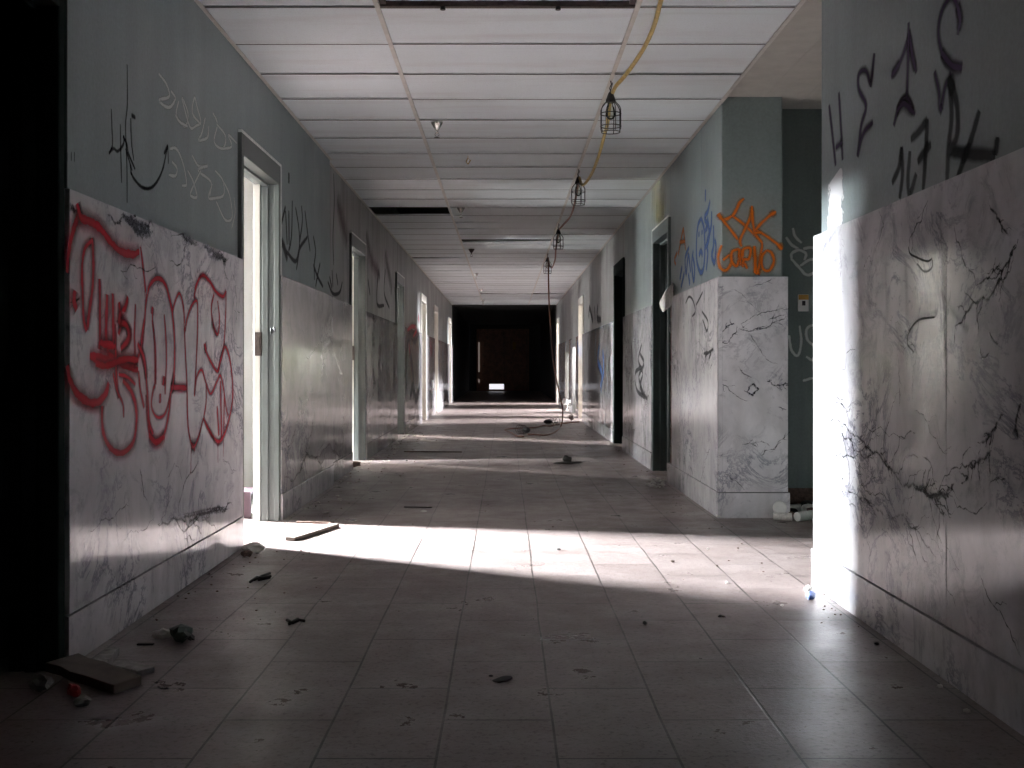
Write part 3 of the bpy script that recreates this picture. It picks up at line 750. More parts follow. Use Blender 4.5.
graffiti('graffiti_tag', 'thin black spiky tag with a hooked arrow', M_BLACK, [
 (.012, E_([(167, 20), (168, 200), (160, 300), (166, 480), (167, 645)])), (.012, E_([(95, 220), (98, 300), (100, 385), (85, 425)])), (.014, E_([(85, 420), (105, 400), (125, 412), (150, 380), (152, 340)])),
 (.012, E_([(136, 290), (138, 420), (142, 555)])), (.012, E_([(183, 262), (186, 370), (197, 455)])), (.015, E_([(148, 345), (165, 380), (172, 420), (203, 495)])),
 (.02, E_([(186, 250), (204, 260)])), (.016, E_([(182, 505), (200, 540), (240, 578), (285, 570), (325, 500), (350, 385)])), (.016, E_([(350, 385), (333, 425)])), (.012, E_([(350, 385), (353, 470)])),
 (.012, E_([(180, 470), (185, 520)])), (.012, E_([(160, 400), (190, 500)]))], cLP, NX, wall_left)
graffiti('graffiti_tag', 'faded pale lettering in two rows', M_PALE, [(.022, E_(p)) for p in (
 [(310, 62), (345, 110), (357, 165), (312, 182), (355, 215), (385, 175), (365, 140)], [(400, 185), (390, 250), (430, 300), (442, 240), (415, 172), (450, 300), (475, 302)],
 [(475, 300), (500, 280), (485, 220), (472, 170), (462, 240), (500, 290)], [(520, 260), (505, 330), (490, 362), (530, 350), (535, 300)], [(555, 240), (575, 290), (560, 370), (600, 400), (612, 345), (572, 290)],
 [(600, 402), (640, 390), (625, 340), (662, 375)], [(440, 300), (405, 280), (385, 250)],
 [(360, 402), (390, 402), (420, 470), (435, 560), (415, 568)], [(370, 460), (392, 490), (385, 522), (355, 520)], [(460, 430), (490, 480), (530, 478), (487, 500), (545, 550), (540, 615)],
 [(500, 500), (470, 560), (452, 610), (482, 618), (465, 550), (440, 500)], [(565, 500), (600, 545), (603, 610), (560, 625), (535, 620), (552, 560)], [(600, 545), (630, 610), (642, 710), (610, 722), (570, 640)], [(650, 620), (655, 690), (640, 760)])],
 cLP, NX, wall_left)
graffiti('graffiti_tag', 'tiny dark pencil marks', M_BLACK, [(.006, [(64, 152), (64, 162)]), (.006, [(67, 152), (67, 162)]), (.006, [(64, 157), (67, 157)]), (.006, [(71, 152), (71, 161)]), (.006, [(74, 152), (74, 162)])], cLP, NX, wall_left)
F_ = lambda p: crop(265, 170, 85 / 502, p)
graffiti('graffiti_tag', 'scratchy black scribble with a cross and a flame', M_BLACK, [(.05, F_([(140, 15), (140, 80)]))] + [(.035, F_(p)) for p in (
 [(120, 215), (95, 320)], [(120, 240), (125, 340), (130, 440)], [(160, 180), (157, 350), (150, 430), (138, 480)], [(180, 220), (200, 350), (202, 460), (185, 590)], [(215, 210), (220, 300), (205, 420)], [(235, 240), (252, 380), (266, 480)],
 [(125, 480), (180, 540), (205, 460), (250, 395)], [(285, 390), (298, 480), (290, 560), (292, 650)], [(285, 560), (310, 630), (342, 690)], [(325, 548), (310, 620), (298, 690)],
 [(370, 660), (400, 730), (440, 722), (456, 660)], [(395, 590), (400, 690)], [(420, 612), (430, 680)], [(380, 630), (395, 700)], [(405, 20), (408, 200), (400, 400), (405, 560)])] + [(.07, F_([(88, 405), (110, 450), (132, 530)])), (.04, F_([(140, 240), (142, 440)]))],
 lambda x, y: onX(x, y, LP), NX, wall_left)
graffiti('graffiti_tag', 'faint red spray haze between the doors', M_REDHAZE, [(.3, [(337, 200), (342, 222), (347, 240)]), (.25, [(366, 235), (372, 262), (380, 275)]), (.3, [(385, 255), (392, 290)])], lambda x, y: onX(x, y, LP - JOG), NX, wall_left)
G_ = lambda p: crop(345, 230, 100 / 384, p)
graffiti('graffiti_tag', 'dark red and black scrawl far down the left wall', M_BLACK, [(.16, G_(p)) for p in ([(238, 660), (236, 540), (240, 430)], [(240, 420), (255, 400), (268, 420), (282, 395), (290, 480)], [(250, 470), (262, 560), (262, 650)], [(290, 440), (288, 640)], [(250, 640), (262, 600), (272, 650), (286, 600)])], lambda x, y: onX(x, y, LM - JOG), NX, wall_left)
graffiti('graffiti_tag', 'red scrawl above the black one', M_RED, [(.14, G_(p)) for p in ([(240, 385), (258, 370), (275, 380), (262, 410)], [(280, 330), (285, 350)], [(328, 430), (332, 480)], [(245, 440), (258, 540)])], lambda x, y: onX(x, y, LM - JOG), NX, wall_left)
graffiti('graffiti_tag', 'thin dark tag over the wainscot between second and third door', M_BLACK, [(.05, G_(p)) for p in ([(128, 150), (122, 280), (150, 290)], [(155, 150), (150, 240), (170, 300)], [(88, 190), (96, 250)])], lambda x, y: onX(x, y, LP - JOG), NX, wall_left)
# right side
I_ = lambda p: crop(820, 0, 204 / 729, p)
graffiti('graffiti_tag', 'purple letters HEIS', M_PURPLE, [(.036, I_(p)) for p in (
 [(33, 375), (45, 480), (57, 592)], [(68, 330), (75, 440), (82, 572)], [(57, 530), (82, 505)],
 [(195, 190), (188, 260), (182, 312)], [(180, 300), (165, 252), (140, 265), (140, 320), (166, 378), (148, 450), (135, 560)], [(135, 560), (155, 480), (190, 435)],
 [(318, 80), (316, 220), (312, 350)], [(255, 278), (290, 215), (318, 130)], [(318, 130), (330, 200), (346, 258)], [(264, 450), (285, 375), (312, 350), (340, 410)],
 [(493, 125), (500, 60), (475, -10), (440, 30), (424, 110), (438, 190), (470, 232), (508, 240)], [(410, 255), (425, 320), (432, 392), (448, 310), (470, 262)])]
 + [(.05, I_([(495, 110), (502, 70), (492, 20)])), (.045, I_([(258, 270), (285, 225)])), (.045, I_([(318, 110), (332, 205), (342, 245)])), (.05, I_([(275, 400), (300, 370), (335, 400)])), (.05, I_([(435, 190), (475, 235), (510, 240)]))],
 cRP, NmX, wall_right)
graffiti('graffiti_tag', 'black letters and the number 107', M_BLACK, [(.036, I_(p)) for p in (
 [(460, 275), (472, 400), (460, 540), (455, 660)], [(465, 290), (490, 370), (492, 480), (460, 545)], [(570, 395), (540, 500), (490, 640)],
 [(292, 525), (282, 600), (258, 655)], [(292, 525), (296, 620), (285, 710)], [(322, 540), (315, 640), (322, 695), (345, 620)], [(325, 500), (355, 470), (385, 425)], [(385, 425), (378, 560), (370, 680)], [(350, 580), (372, 545), (398, 515)])]
 + [(.045, I_([(455, 540), (540, 550), (628, 555)])), (.035, I_([(628, 555), (636, 490)])), (.045, I_([(466, 270), (478, 330)]))], cRP, NmX, wall_right)
graffiti('plaster_patch', 'bare white patch where paint peeled', M_SPACKLE, [(.22, [(835, 176), (836, 190), (836, 205), (835, 220), (834, 236)])], cRP, NmX, wall_right)
H_ = lambda p: crop(700, 180, 120 / 838, p)
cPF = lambda x, y: onY(x, y, 7.26); cAB = lambda x, y: onY(x, y, 7.6)
graffiti('graffiti_tag', 'orange letters in two rows on the pillar face', M_ORANGE, [(.034, H_(p)) for p in (
 [(308, 128), (275, 160), (250, 215), (225, 255)], [(225, 250), (180, 275), (150, 268), (125, 235)], [(140, 258), (200, 330), (268, 418)], [(225, 250), (300, 305), (350, 350), (410, 410), (435, 440)],
 [(362, 180), (352, 260), (315, 340), (280, 420), (290, 465)], [(362, 190), (368, 290), (385, 370), (410, 410)], [(530, 220), (480, 255), (430, 300), (385, 352)], [(395, 350), (460, 390), (530, 440), (575, 485)], [(380, 370), (430, 365)],
 [(150, 455), (128, 530), (140, 610), (180, 632), (218, 580), (212, 525), (160, 560)], [(275, 482), (225, 500), (220, 560), (250, 602), (270, 560), (275, 482), (285, 600)], [(300, 610), (300, 490), (352, 480), (340, 550), (305, 560), (330, 620)],
 [(378, 460), (385, 560), (385, 650)], [(378, 470), (402, 655), (435, 440)], [(465, 490), (430, 540), (440, 620), (485, 630), (515, 570), (500, 510), (465, 490)])] + [(.05, H_(p)) for p in ([(125, 235), (150, 270)], [(525, 222), (490, 245)], [(545, 450), (572, 480)], [(395, 620), (400, 660)])],
 cPF, NmY, wall_right)
graffiti('graffiti_tag', 'pale looping letters', M_PALE, [(.028, H_(p)) for p in (
 [(648, 335), (665, 395), (710, 440)], [(600, 400), (640, 452), (690, 482)], [(720, 482), (770, 472), (830, 476)], [(640, 550), (642, 512), (690, 490), (740, 515), (728, 560)], [(635, 550), (700, 620), (740, 662), (790, 650), (830, 600)], [(700, 600), (760, 560), (820, 550)])]
 + [(.026, crop(640, 280, .3257, p)) for p in ([(458, 170), (465, 215), (485, 232), (495, 190), (490, 140)], [(538, 135), (512, 150), (515, 185), (540, 210), (530, 245), (510, 235)], [(500, 310), (530, 300)])], cAB, NmY, wall_alcove)
J_ = lambda p: crop(665, 180, 60 / 384, p)
graffiti('graffiti_tag', 'blue face in an oval with blue letters', M_BLUE, [(.05, J_(p)) for p in (
 [(232, 245), (212, 290), (202, 400), (205, 520), (228, 592), (248, 560), (256, 440), (250, 310), (232, 245)], [(218, 330), (218, 365)], [(238, 320), (238, 350)], [(218, 485), (230, 455), (242, 480)],
 [(260, 60), (260, 138)], [(290, 130), (275, 200), (255, 240), (272, 290), (258, 330)], [(300, 200), (296, 300), (270, 400), (275, 470), (265, 580)], [(272, 240), (285, 360), (258, 440)], [(312, 290), (312, 420), (300, 480), (318, 530), (328, 430), (318, 380)],
 [(110, 550), (95, 640)], [(125, 590), (103, 690)], [(155, 430), (130, 500), (136, 600), (150, 480), (165, 590)], [(182, 450), (172, 540), (184, 645), (190, 560), (176, 480)], [(150, 600), (160, 670)])], cRP, NmX, wall_right)
graffiti('graffiti_tag', 'faint orange tag beside the blue letters', M_ORANGE, [(.05, J_(p)) for p in ([(118, 305), (100, 400), (85, 480)], [(118, 305), (126, 380), (132, 450)], [(95, 400), (130, 390)], [(80, 460), (62, 510), (70, 540)])], cRP, NmX, wall_right)
graffiti('graffiti_tag', 'yellow spray cloud above the dark doorway', M_YELLOW, [(.5, [(652, 200), (660, 202), (666, 206)]), (.3, [(656, 212), (664, 214)])], cRP, NmX, wall_right)
K_ = lambda p: crop(575, 230, 145 / 445, p)
graffiti('graffiti_tag', 'thin black line drawing on the marble', M_BLACK, [(.022, K_(p)) for p in (
 [(340, 225), (350, 205), (362, 215), (370, 250), (360, 265)], [(372, 230), (385, 205), (392, 190)], [(390, 250), (408, 280), (405, 310), (392, 275)], [(400, 410), (402, 385), (425, 365)], [(395, 380), (408, 375)], [(412, 395), (418, 375)])], cRM, NmX, wall_right)
graffiti('graffiti_tag', 'blue black scribbled figure between the dark doorways', M_BLACK, [(.05, K_(p)) for p in (
 [(205, 350), (195, 400), (208, 440), (200, 480), (222, 520)], [(200, 380), (212, 410), (196, 450), (210, 500)], [(205, 420), (185, 440), (190, 490), (215, 515)])], cRM, NmX, wall_right)
graffiti('graffiti_tag', 'blue scribble far down the right wall', M_BLUE, [(.14, K_(p)) for p in ([(75, 350), (70, 400), (82, 440), (80, 500)], [(85, 370), (88, 430), (78, 480)], [(8, 340), (10, 380)])], cRM, NmX, wall_right)
graffiti('graffiti_tag', 'dark scrawl above the far marble', M_BLACK, [(.12, K_(p)) for p in ([(42, 270), (45, 240), (55, 280)], [(60, 235), (62, 275)], [(70, 230), (68, 270), (80, 275)])], cRP, NmX, wall_right)
M_ = lambda p: crop(810, 200, 214 / 822, p)
graffiti('graffiti_tag', 'washed out ghost lettering on the polished marble', M_GHOST, [(.035, M_(p)) for p in (
 [(150, 300), (220, 270), (250, 240), (340, 215), (470, 225)], [(190, 410), (220, 365), (295, 320)], [(185, 445), (240, 430), (285, 450), (295, 520)], [(368, 230), (372, 360), (375, 490)], [(380, 485), (430, 450), (490, 430)],
 [(322, 50), (328, 230)], [(500, 60), (515, 300), (520, 600)], [(180, 270), (190, 460)], [(390, 200), (450, 180), (490, 190)], [(265, 580), (262, 760)], [(500, 350), (560, 440), (610, 500)], [(280, 650), (330, 760)], [(290, 250), (300, 480)])], cRM, NmX, wall_right)
graffiti('graffiti_tag', 'thin dark hand drawn curl', M_BLACK, [(.008, M_(p)) for p in ([(380, 180), (385, 205), (410, 220), (450, 235), (470, 225)], [(412, 245), (440, 275), (468, 262), (472, 230)], [(480, 450), (420, 460), (385, 500), (375, 550), (400, 585)])], cRM, NmX, wall_right)

# ------------------------------------------------------------------ hanging work lights
def lamp_parts(root, z0, cage_r=.062, lying=None):
    """work light hanging below root (hook at z0 relative), cage downward"""
    x, y, _ = root.location
    T = lambda p: p
    c = Vector((x, y, z0))
    h = MB(); h.tube([c, c + Vector((.004, 0, -.02)), c + Vector((-.006, 0, -.045)), c + Vector((0, 0, -.065))], .0035, 6)
    h.tube([c + Vector((.012, 0, -.01)), c + Vector((.006, 0, -.035)), c + Vector((0, 0, -.06))], .003, 6)
    h.build('hook', M_BLACKPL, root, True)
    s = MB(); zc = z0 - .065; s.lathe([(0, 0), (.010, 0), (.016, -.012), (.022, -.03), (.030, -.052), (.030, -.060), (.024, -.064), (0, -.064)], (x, y, zc), 16)
    s.build('lamp_socket', M_BLACKPL, root, True)
    k = MB(); zt = zc - .058
    for i in range(8):
        a = 2 * math.pi * (i + .5) / 8; q = Vector((math.cos(a), math.sin(a), 0))
        k.tube([Vector((x, y, zt)) + q * .026, Vector((x, y, zt - .03)) + q * (cage_r * .85), Vector((x, y, zt - .05)) + q * cage_r, Vector((x, y, zt - .165)) + q * cage_r, Vector((x, y, zt - .185)) + q * (cage_r * .9)], .0026, 6)
    for dz, R in ((-.075, 1), (-.15, 1), (-.185, .9), (-.004, .45)): k.ring((x, y, zt + dz), cage_r * R, .0028)
    k.build('wire_cage', M_BLACKPL, root, True)
    b = MB(); zb = zt - .002
    b.lathe([(.012, 0), (.013, -.02), (.024, -.045), (.030, -.07), (.026, -.092), (.012, -.106), (.0005, -.11)], (x, y, zb), 16); b.build('light_bulb', M_BULB, root, True)
lampY = [6.67, 9.65, 13.3, 16.75]
names = ['caged work light hanging nearest the alcove, its bulb against pale ceiling tiles', 'second caged work light along the ceiling bar, over the yellow cord bend',
         'third caged work light along the ceiling bar, in front of a tile gap', 'farthest hanging caged work light, where the cord drops to the floor']
for Y, lb in zip(lampY, names):
    o = empty('work_light', (GX[1] - .002, Y, CZ - .012)); tag(o, lb, 'lamp', 'caged work lights strung along the ceiling')
    lamp_parts(o, CZ - .012)
sock = [Vector((GX[1] + .008, Y, CZ - .085)) for Y in lampY]
def cordpath(px, Ys): return [onY(x, y, Y) for (x, y), Y in zip(px, Ys)]
P0 = cordpath([(664, -12), (660, 4), (654, 26), (645, 46), (635, 62), (624, 77), (616, 86)], [4.95, 5.15, 5.45, 5.78, 6.08, 6.35, 6.55]) + [sock[0]]
P1 = [sock[0] + Vector((-.01, .02, .0))] + cordpath([(608, 120), (604, 137), (598, 158), (591, 175), (583, 185)], [7.0, 7.4, 8.2, 8.9, 9.4]) + [sock[1]]
P2 = [sock[1]] + cordpath([(574, 206), (570, 217), (564, 224)], [10.8, 11.8, 12.7]) + [sock[2]]
P3 = [sock[2]] + cordpath([(556, 248), (555, 260), (551.5, 268), (549, 263)], [14.0, 15.0, 16.0, 16.5]) + [sock[3]]
cd = MB()
for P in (P0, P1): cd.tube(catmull([Vector(p) for p in P], 6), .0115, 10)
o = cd.build('extension_cord', M_CORDY, None, True); tag(o, 'yellow cord looping below the ceiling tiles between the first two work lights', 'cord')
cd = MB()
for P in (P2, P3): cd.tube(catmull([Vector(p) for p in P], 6), .010, 8)
o = cd.build('extension_cord', M_CORDR, None, True); tag(o, 'brown cord linking the second, third and fourth work lights', 'cord')
cd = MB(); z = .012
D0 = [sock[3]] + cordpath([(549, 300), (551, 335), (554, 365), (559, 392)], [16.8, 16.9, 17.0, 17.1]) + [onFloor(562.5, 418, .3), onFloor(561, 426, z), onFloor(555, 432, z), onFloor(546, 435, z), onFloor(535, 434.5, z), onFloor(528, 434.2, z)]
D0[5] = onY(562.7, 410, 17.2); 
cd.tube(catmull([Vector(p) for p in D0], 6), .011, 8)
o = cd.build('extension_cord', M_CORDR, None, True); tag(o, 'brown cord hanging straight down from the farthest work light and curling onto the floor', 'cord')
cd = MB()
cd.tube(catmull([onFloor(*p, z) for p in ((579, 421.8), (570, 422.5), (558, 424), (551, 426), (543, 425.6), (535, 427.6), (521, 428), (505, 429.5), (512, 433), (517, 436), (524, 436.5))], 6), .011, 8)
o = cd.build('extension_cord', M_CORDR, None, True); tag(o, 'orange brown cord lying in a loop across the far floor', 'cord')
# two cages lying on the floor
def floor_lamp(px, py, ang, label):
    c = onFloor(px, py); o = empty('work_light', c); tag(o, label, 'lamp')
    R = Matrix.Rotation(ang, 3, 'Z'); ax = R @ Vector((1, 0, 0)); sx = R @ Vector((0, 1, 0)); up = Vector((0, 0, 1)); r = .065; base = c + up * (r + .004)
    k = MB()
    for i in range(8):
        a = 2 * math.pi * (i + .5) / 8; q = (sx * math.cos(a) + up * math.sin(a))
        k.tube([base + q * .03, base + ax * .04 + q * r, base + ax * .17 + q * r, base + ax * .20 + q * r * .8], .0035, 6)
    for t_, rr in ((.04, 1), (.10, 1), (.16, 1)):
        k.tube([base + ax * t_ + (sx * math.cos(2 * math.pi * j / 20) + up * math.sin(2 * math.pi * j / 20)) * r * rr for j in range(21)], .0035, 6, 0, False)
    k.build('wire_cage', M_STEEL, o, True)
    s = MB(); s.tube([base - ax * .12, base - ax * .08, base - ax * .02, base + ax * .02], [.018, .04, .045, .035], 14); s.build('lamp_socket', M_BLACKPL, o, True)
floor_lamp(525, 434.5, math.radians(120), 'caged work light lying at the end of the brown cord on the floor')
floor_lamp(550, 425.7, math.radians(35), 'caged work light lying tipped over beside the hanging cord')

# sprinkler / light escutcheons on the ceiling
sp = [((437, 122.5), 7.84, .043, 'chrome ceiling sprinkler head nearest the viewer'), ((461, 208), 12.05, .043, 'chrome sprinkler head, second from the viewer'), ((471.5, 249.5), 16.3, .045, 'dark cone sprinkler head, third along the ceiling'),
      ((476, 273.5), 20.5, .045, 'small chrome sprinkler head, fourth along the ceiling'), ((481, 289.5), 24.7, .045, 'small chrome sprinkler head, fifth along the ceiling'), ((483, 300), 28.7, .045, 'tiny chrome sprinkler head, last before the dark stretch')]
for i, ((px, py), Y, r, lb) in enumerate(sp):
    X = (px - VX) * Y / F; zc = CZ - .001; o = empty('sprinkler_head', (X, Y, zc)); tag(o, lb, 'sprinkler', 'sprinkler heads along the ceiling')
    mt = M_STEEL if i == 2 else M_CHROME
    a = MB(); a.lathe([(0, 0), (r, 0), (r, -.006), (r * .85, -.018), (r * .55, -.04), (r * .33, -.052), (r * .3, -.056), (0, -.056)], (X, Y, zc), 24); a.build('escutcheon', mt, o, True)
    a = MB(); a.tube([(X, Y, zc - .054), (X, Y, zc - .078)], .008, 10); a.tube([(X - .008, Y, zc - .075), (X - .016, Y, zc - .09), (X, Y, zc - .108), (X + .016, Y, zc - .09), (X + .008, Y, zc - .075)], .003, 6)
    a.lathe([(0, 0), (.02, 0), (.02, -.003), (0, -.003)], (X, Y, zc - .108), 16); a.build('nozzle', mt, o, True)

# recessed fixture at the top of the view
o = empty('ceiling_light', (0.008, 5.02, CZ)); tag(o, 'recessed fluorescent ceiling light between the two ceiling bars', 'light')
a = MB(); a.box(-.60, .618, 4.73, 4.76, CZ - .004, CZ + .06); a.box(-.60, .618, 5.29, 5.325, CZ - .012, CZ + .06); a.box(-.60, -.57, 4.76, 5.29, CZ - .004, CZ + .06); a.box(.588, .618, 4.76, 5.29, CZ - .004, CZ + .06); a.build('light_frame', M_STEEL, o, bevel=.003)
a = MB(); a.box(-.57, .588, 4.76, 5.285, CZ + .012, CZ + .02); a.build('diffuser', M_CTILE, o)
for lx_ in (.25, -.30):
    a = MB(); a.tube([(lx_, 5.30, CZ - .012), (lx_, 5.30, CZ - .026)], .013, 10); a.build('latch', M_BLACKPL, o)

# hanging scrap by the ceiling
c = onY(468, 158, 9.1); a = MB()
a.tube([c + Vector((0, 0, .05)), c], .002, 5); a.tube([c + Vector((-.015, 0, -.03)), c + Vector((0, 0, 0)), c + Vector((.02, 0, -.02)), c + Vector((.0, 0, -.05)), c + Vector((-.015, 0, -.03))], .005, 6)
a.tube([Vector((c.x, c.y, c.z + .05)), Vector((c.x, c.y, CZ))], .0015, 5)
tag(a.build('wire_scrap', M_CORDY, None, True), 'small twisted wire scrap hanging from a ceiling tile', 'wire')

# wall plates
o = empty('light_switch', onY(803, 303, 7.6)); tag(o, 'pale switch plate with amber top on the dark alcove wall', 'switch')
a = MB(); c = onY(803, 303, 7.6); a.box(c.x - .036, c.x + .036, 7.588, 7.6, c.z - .058, c.z + .058); a.build('cover_plate', M_WHITEPL, o, bevel=.003)
a = MB(); a.box(c.x - .034, c.x + .034, 7.585, 7.588, c.z + .022, c.z + .056); a.build('amber_label', M_YELPL, o)
a = MB(); a.box(c.x - .01, c.x + .01, 7.575, 7.588, c.z - .018, c.z + .014); a.build('toggle', M_BLACKPL, o)
c = onX(432, 384, LM - JOG); a = MB(); a.box(c.x, c.x + .012, c.y - .05, c.y + .35, c.z - .08, c.z + .08); 
tag(a.build('outlet_plate', M_WHITEPL, None, bevel=.003), 'small white outlet plate low on the far left marble', 'outlet')
c = onX(271, 331, LM); a = MB(); a.tube([c, c + Vector((.02, 0, 0)), c + Vector((.03, -.03, .0)), c + Vector((.03, -.05, .02))], .006, 8); a.lathe([(0, 0), (.02, 0), (.02, .006), (0, .006)], c, 14, 0, 'x')
tag(a.build('coat_hook', M_BLACKPL, None, True), 'small dark hook beside the bright open doorway', 'hook')

# ------------------------------------------------------------------ broken edge by the dark doorway, right wall
rb = random.Random(9); a = MB()
a.box(RM + .020, RP, 9.27, 9.49, BZ, MZ)
br = a.build('broken_plaster', M_RUBBLE, wall_right); br['label'] = 'dark exposed backing where a marble strip is gone'
def chunk(mb, c, r, rng, sq=(1, 1, 1), m=0, n=1):
    bm = bmesh.new(); bmesh.ops.create_icosphere(bm, subdivisions=n, radius=1); b = len(mb.v)
    rot = Matrix.Rotation(rng.uniform(0, 6.28), 3, 'Z')
    pts = [rot @ Vector((v.co.x * r * sq[0], v.co.y * r * sq[1], v.co.z * r * sq[2])) * rng.uniform(.72, 1.2) for v in bm.verts]
    zmin = min(p.z for p in pts)
    for p in pts: mb.v.append(Vector(c) + p - Vector((0, 0, zmin)))
    for f_ in bm.faces: mb.face([b + v.index for v in f_.verts], m)
    bm.free()
a = MB()
for i in range(40):
    z_ = rb.uniform(.2, 1.5); chunk(a, (RM + .020, rb.choice((9.29, 9.29, 9.35, 9.42)) + rb.uniform(-.01, .02), z_), rb.uniform(.012, .03), rb, (.5, .7, 1.8))
x = a.build('plaster_flakes', M_DULLPL, wall_right); x['label'] = 'white plaster flakes clinging to the broken strip'; x['kind'] = 'stuff'
# torn piece sticking out at the top
bm_ = MB(); c0 = onX(668, 296, RM); c0.x = RM
pts = [(671, 283), (663, 292), (659, 303), (662, 312), (669, 306), (672, 296)]
ctr = len(bm_.v)
for (px, py), dx in zip(pts, (0, 0, -.012, -.01, 0, 0)):
    p = onX(px + 1.5, py, RM); p.x += dx; bm_.v.append(p); 
for (px, py), dx in zip(pts, (0, -.004, -.02, -.01, 0, 0)):
    p = onX(px + 1.5, py, RM); p.x += dx + .012; p.y += .02; bm_.v.append(p)
bm_.face(range(6)); bm_.face(range(11, 5, -1))
for i in range(6): bm_.face((i, (i + 1) % 6, 6 + (i + 1) % 6, 6 + i))
x = bm_.build('torn_plaster', M_DULLPL, wall_right); x['label'] = 'torn white plaster sheet bent out of the wall'

# yellow / pink remains in the low breaches
tag(MB().box(RP + .18, RP + 1.3, 23.62, 23.66, 0, 1.42).build('wall_breach', M_LEAF), kind='structure')
def shrub(c, n, R, H, label):
    o = empty('garden_shrub', c); tag(o, label, 'shrub', 'shrubs outside the far right windows'); r = random.Random(4); lf = MB()
    for i in range(n):
        p = Vector(c) + Vector((r.gauss(0, R * .4), r.gauss(0, R * .4), H * r.random())); u = Vector((r.uniform(-1, 1), r.uniform(-1, 1), r.uniform(-1, 1))).normalized(); w = u.cross(Vector((.3, .2, 1))).normalized()
        b = len(lf.v); lf.v += [p, p + u * .05 + w * .03, p + u * .12, p + u * .05 - w * .03]; lf.face((b, b + 1, b + 2, b + 3))
    lf.build('foliage', M_LEAF, o, norm=False)
    s = MB()
    for i in range(5): s.tube([Vector(c), Vector(c) + Vector((r.uniform(-.3, .3), r.uniform(-.3, .3), H * .9))], [.03, .008], 6)
    s.build('stem', M_RUBBLE, o)

# ------------------------------------------------------------------ debris
rd = random.Random(21)
def bit(name, label, cat, px, py, r, mat, sq=(1, 1, .5), n=1, group=None, z=0):
    a = MB(); c = onFloor(px, py); chunk(a, (c.x, c.y, z), r, rd, sq, 0, n); o = a.build(name, mat); tag(o, label, cat, group); return o
def plank(name, label, cat, p0, p1, w, th, mat, z0=0, z1=0, mats=None):
    A = onFloor(*p0); B = onFloor(*p1); d = (B - A); L = d.length; d.normalize(); s = Vector((-d.y, d.x, 0)) * w / 2; a = MB()
    n = 5
    for i in range(n + 1):
        t_ = i / n; p = A.lerp(B, t_); zz = z0 + (z1 - z0) * t_; j = rd.uniform(.85, 1.1)
        a.v += [p + s * j + Vector((0, 0, zz)), p - s * j + Vector((0, 0, zz)), p - s * j + Vector((0, 0, zz + th)), p + s * j + Vector((0, 0, zz + th))]
    for i in range(n):
        b = 4 * i
        for k in range(4): a.face((b + k, b + (k + 1) % 4, b + 4 + (k + 1) % 4, b + 4 + k))
    a.face((0, 1, 2, 3)); a.face((4 * n + 3, 4 * n + 2, 4 * n + 1, 4 * n))
    o = a.build(name, mat, bevel=.003); tag(o, label, cat); return o
plank('wood_board', 'thin board lying on the sunlit threshold of the bright doorway', 'board', (290, 541), (334, 527), .07, .022, M_PLANK)
plank('wood_strip', 'short dark wood strip beside the doorway jamb foot', 'board', (298, 522.5), (333, 523.5), .06, .012, M_RUBBLE)
plank('wood_board', 'dark broken board leaning at the foot of the black door frame', 'board', (62, 678), (128, 690), .13, .03, M_PLANK, .035, .0)
plank('marble_fragment', 'pale flat marble fragment beside the broken board', 'rubble', (116, 667), (146, 675), .07, .02, M_DULLPL)
bit('red_scrap', 'crumpled red scrap beside the black door frame', 'litter', 74, 697, .022, M_REDPL, (1, .7, .9), 2)
bit('plaster_chunk', 'pale chunk just below the red scrap', 'rubble', 82, 706, .030, M_DULLPL, (1, .8, .5), 2)
bit('plaster_chunk', 'pale chunk in the black doorway', 'rubble', 40, 692, .04, M_DULLPL, (1, .8, .6), 2)
bit('cloth_scrap', 'dark crumpled rag lump on the floor near the left marble', 'litter', 181, 641, .055, M_GREENBIT, (1.2, .7, .55), 2)
bit('cloth_scrap', 'dark tail of rag right of the lump', 'litter', 191, 640, .028, M_DARKBIT, (1.6, .5, .3), 2)
bit('plaster_chunk', 'white crumb pressed against the dark rag', 'rubble', 163, 639, .030, M_PLASTER, (1.2, .8, .6), 2)
plank('rubber_strip', 'thin black strip left of the dark rag', 'litter', (137, 645), (154, 645), .018, .006, M_DARKBIT)
plank('plaster_sliver', 'pale sliver standing near the black frame base', 'rubble', (98, 672), (112, 656), .05, .03, M_DULLPL)
bit('plaster_chunk', 'pale rock at the near foot of the bright doorway', 'rubble', 253, 553, .055, M_PLASTER, (1.1, .8, .55), 2)
bit('plaster_chunk', 'small stone left of the pale rock', 'rubble', 247, 557, .03, M_RUBBLE, (1, .8, .6), 2)
a = MB(); 
for q in ([(250, 582), (257, 577), (263, 578), (271, 576)], [(254, 580), (262, 576), (270, 573)], [(258, 580), (270, 577.5)]): a.tube([onFloor(x_, y_, .008 + .004 * i) for i, (x_, y_) in enumerate(q)], .006, 6)
tag(a.build('twig', M_DARKBIT, None, True), 'dark broken twig on the floor past the bright doorway foot', 'twig')
a = MB(); a.tube([onFloor(287, 620, .007), onFloor(293, 623, .007), onFloor(299, 620, .01), onFloor(305, 621, .007)], .006, 6); a.tube([onFloor(289, 624, .007), onFloor(298, 619, .012)], .006, 6)
tag(a.build('twig', M_DARKBIT, None, True), 'small dark curl of wire on the dim floor', 'twig')
bit('leaf_scrap', 'black flattened scrap on the near floor tiles', 'litter', 503, 680, .028, M_DARKBIT, (1.5, .8, .12), 2)
bit('leaf_scrap', 'tiny black crumb beside the flattened scrap', 'litter', 491, 676.5, .008, M_DARKBIT, (1, 1, .4))
a = MB(); c = onFloor(567, 463.5); chunk(a, c, .10, rd, (1.7, 1.0, .10), 0, 2); chunk(a, c + Vector((0, 0, .005)), .05, rd, (1, 1, .8), 0, 2)
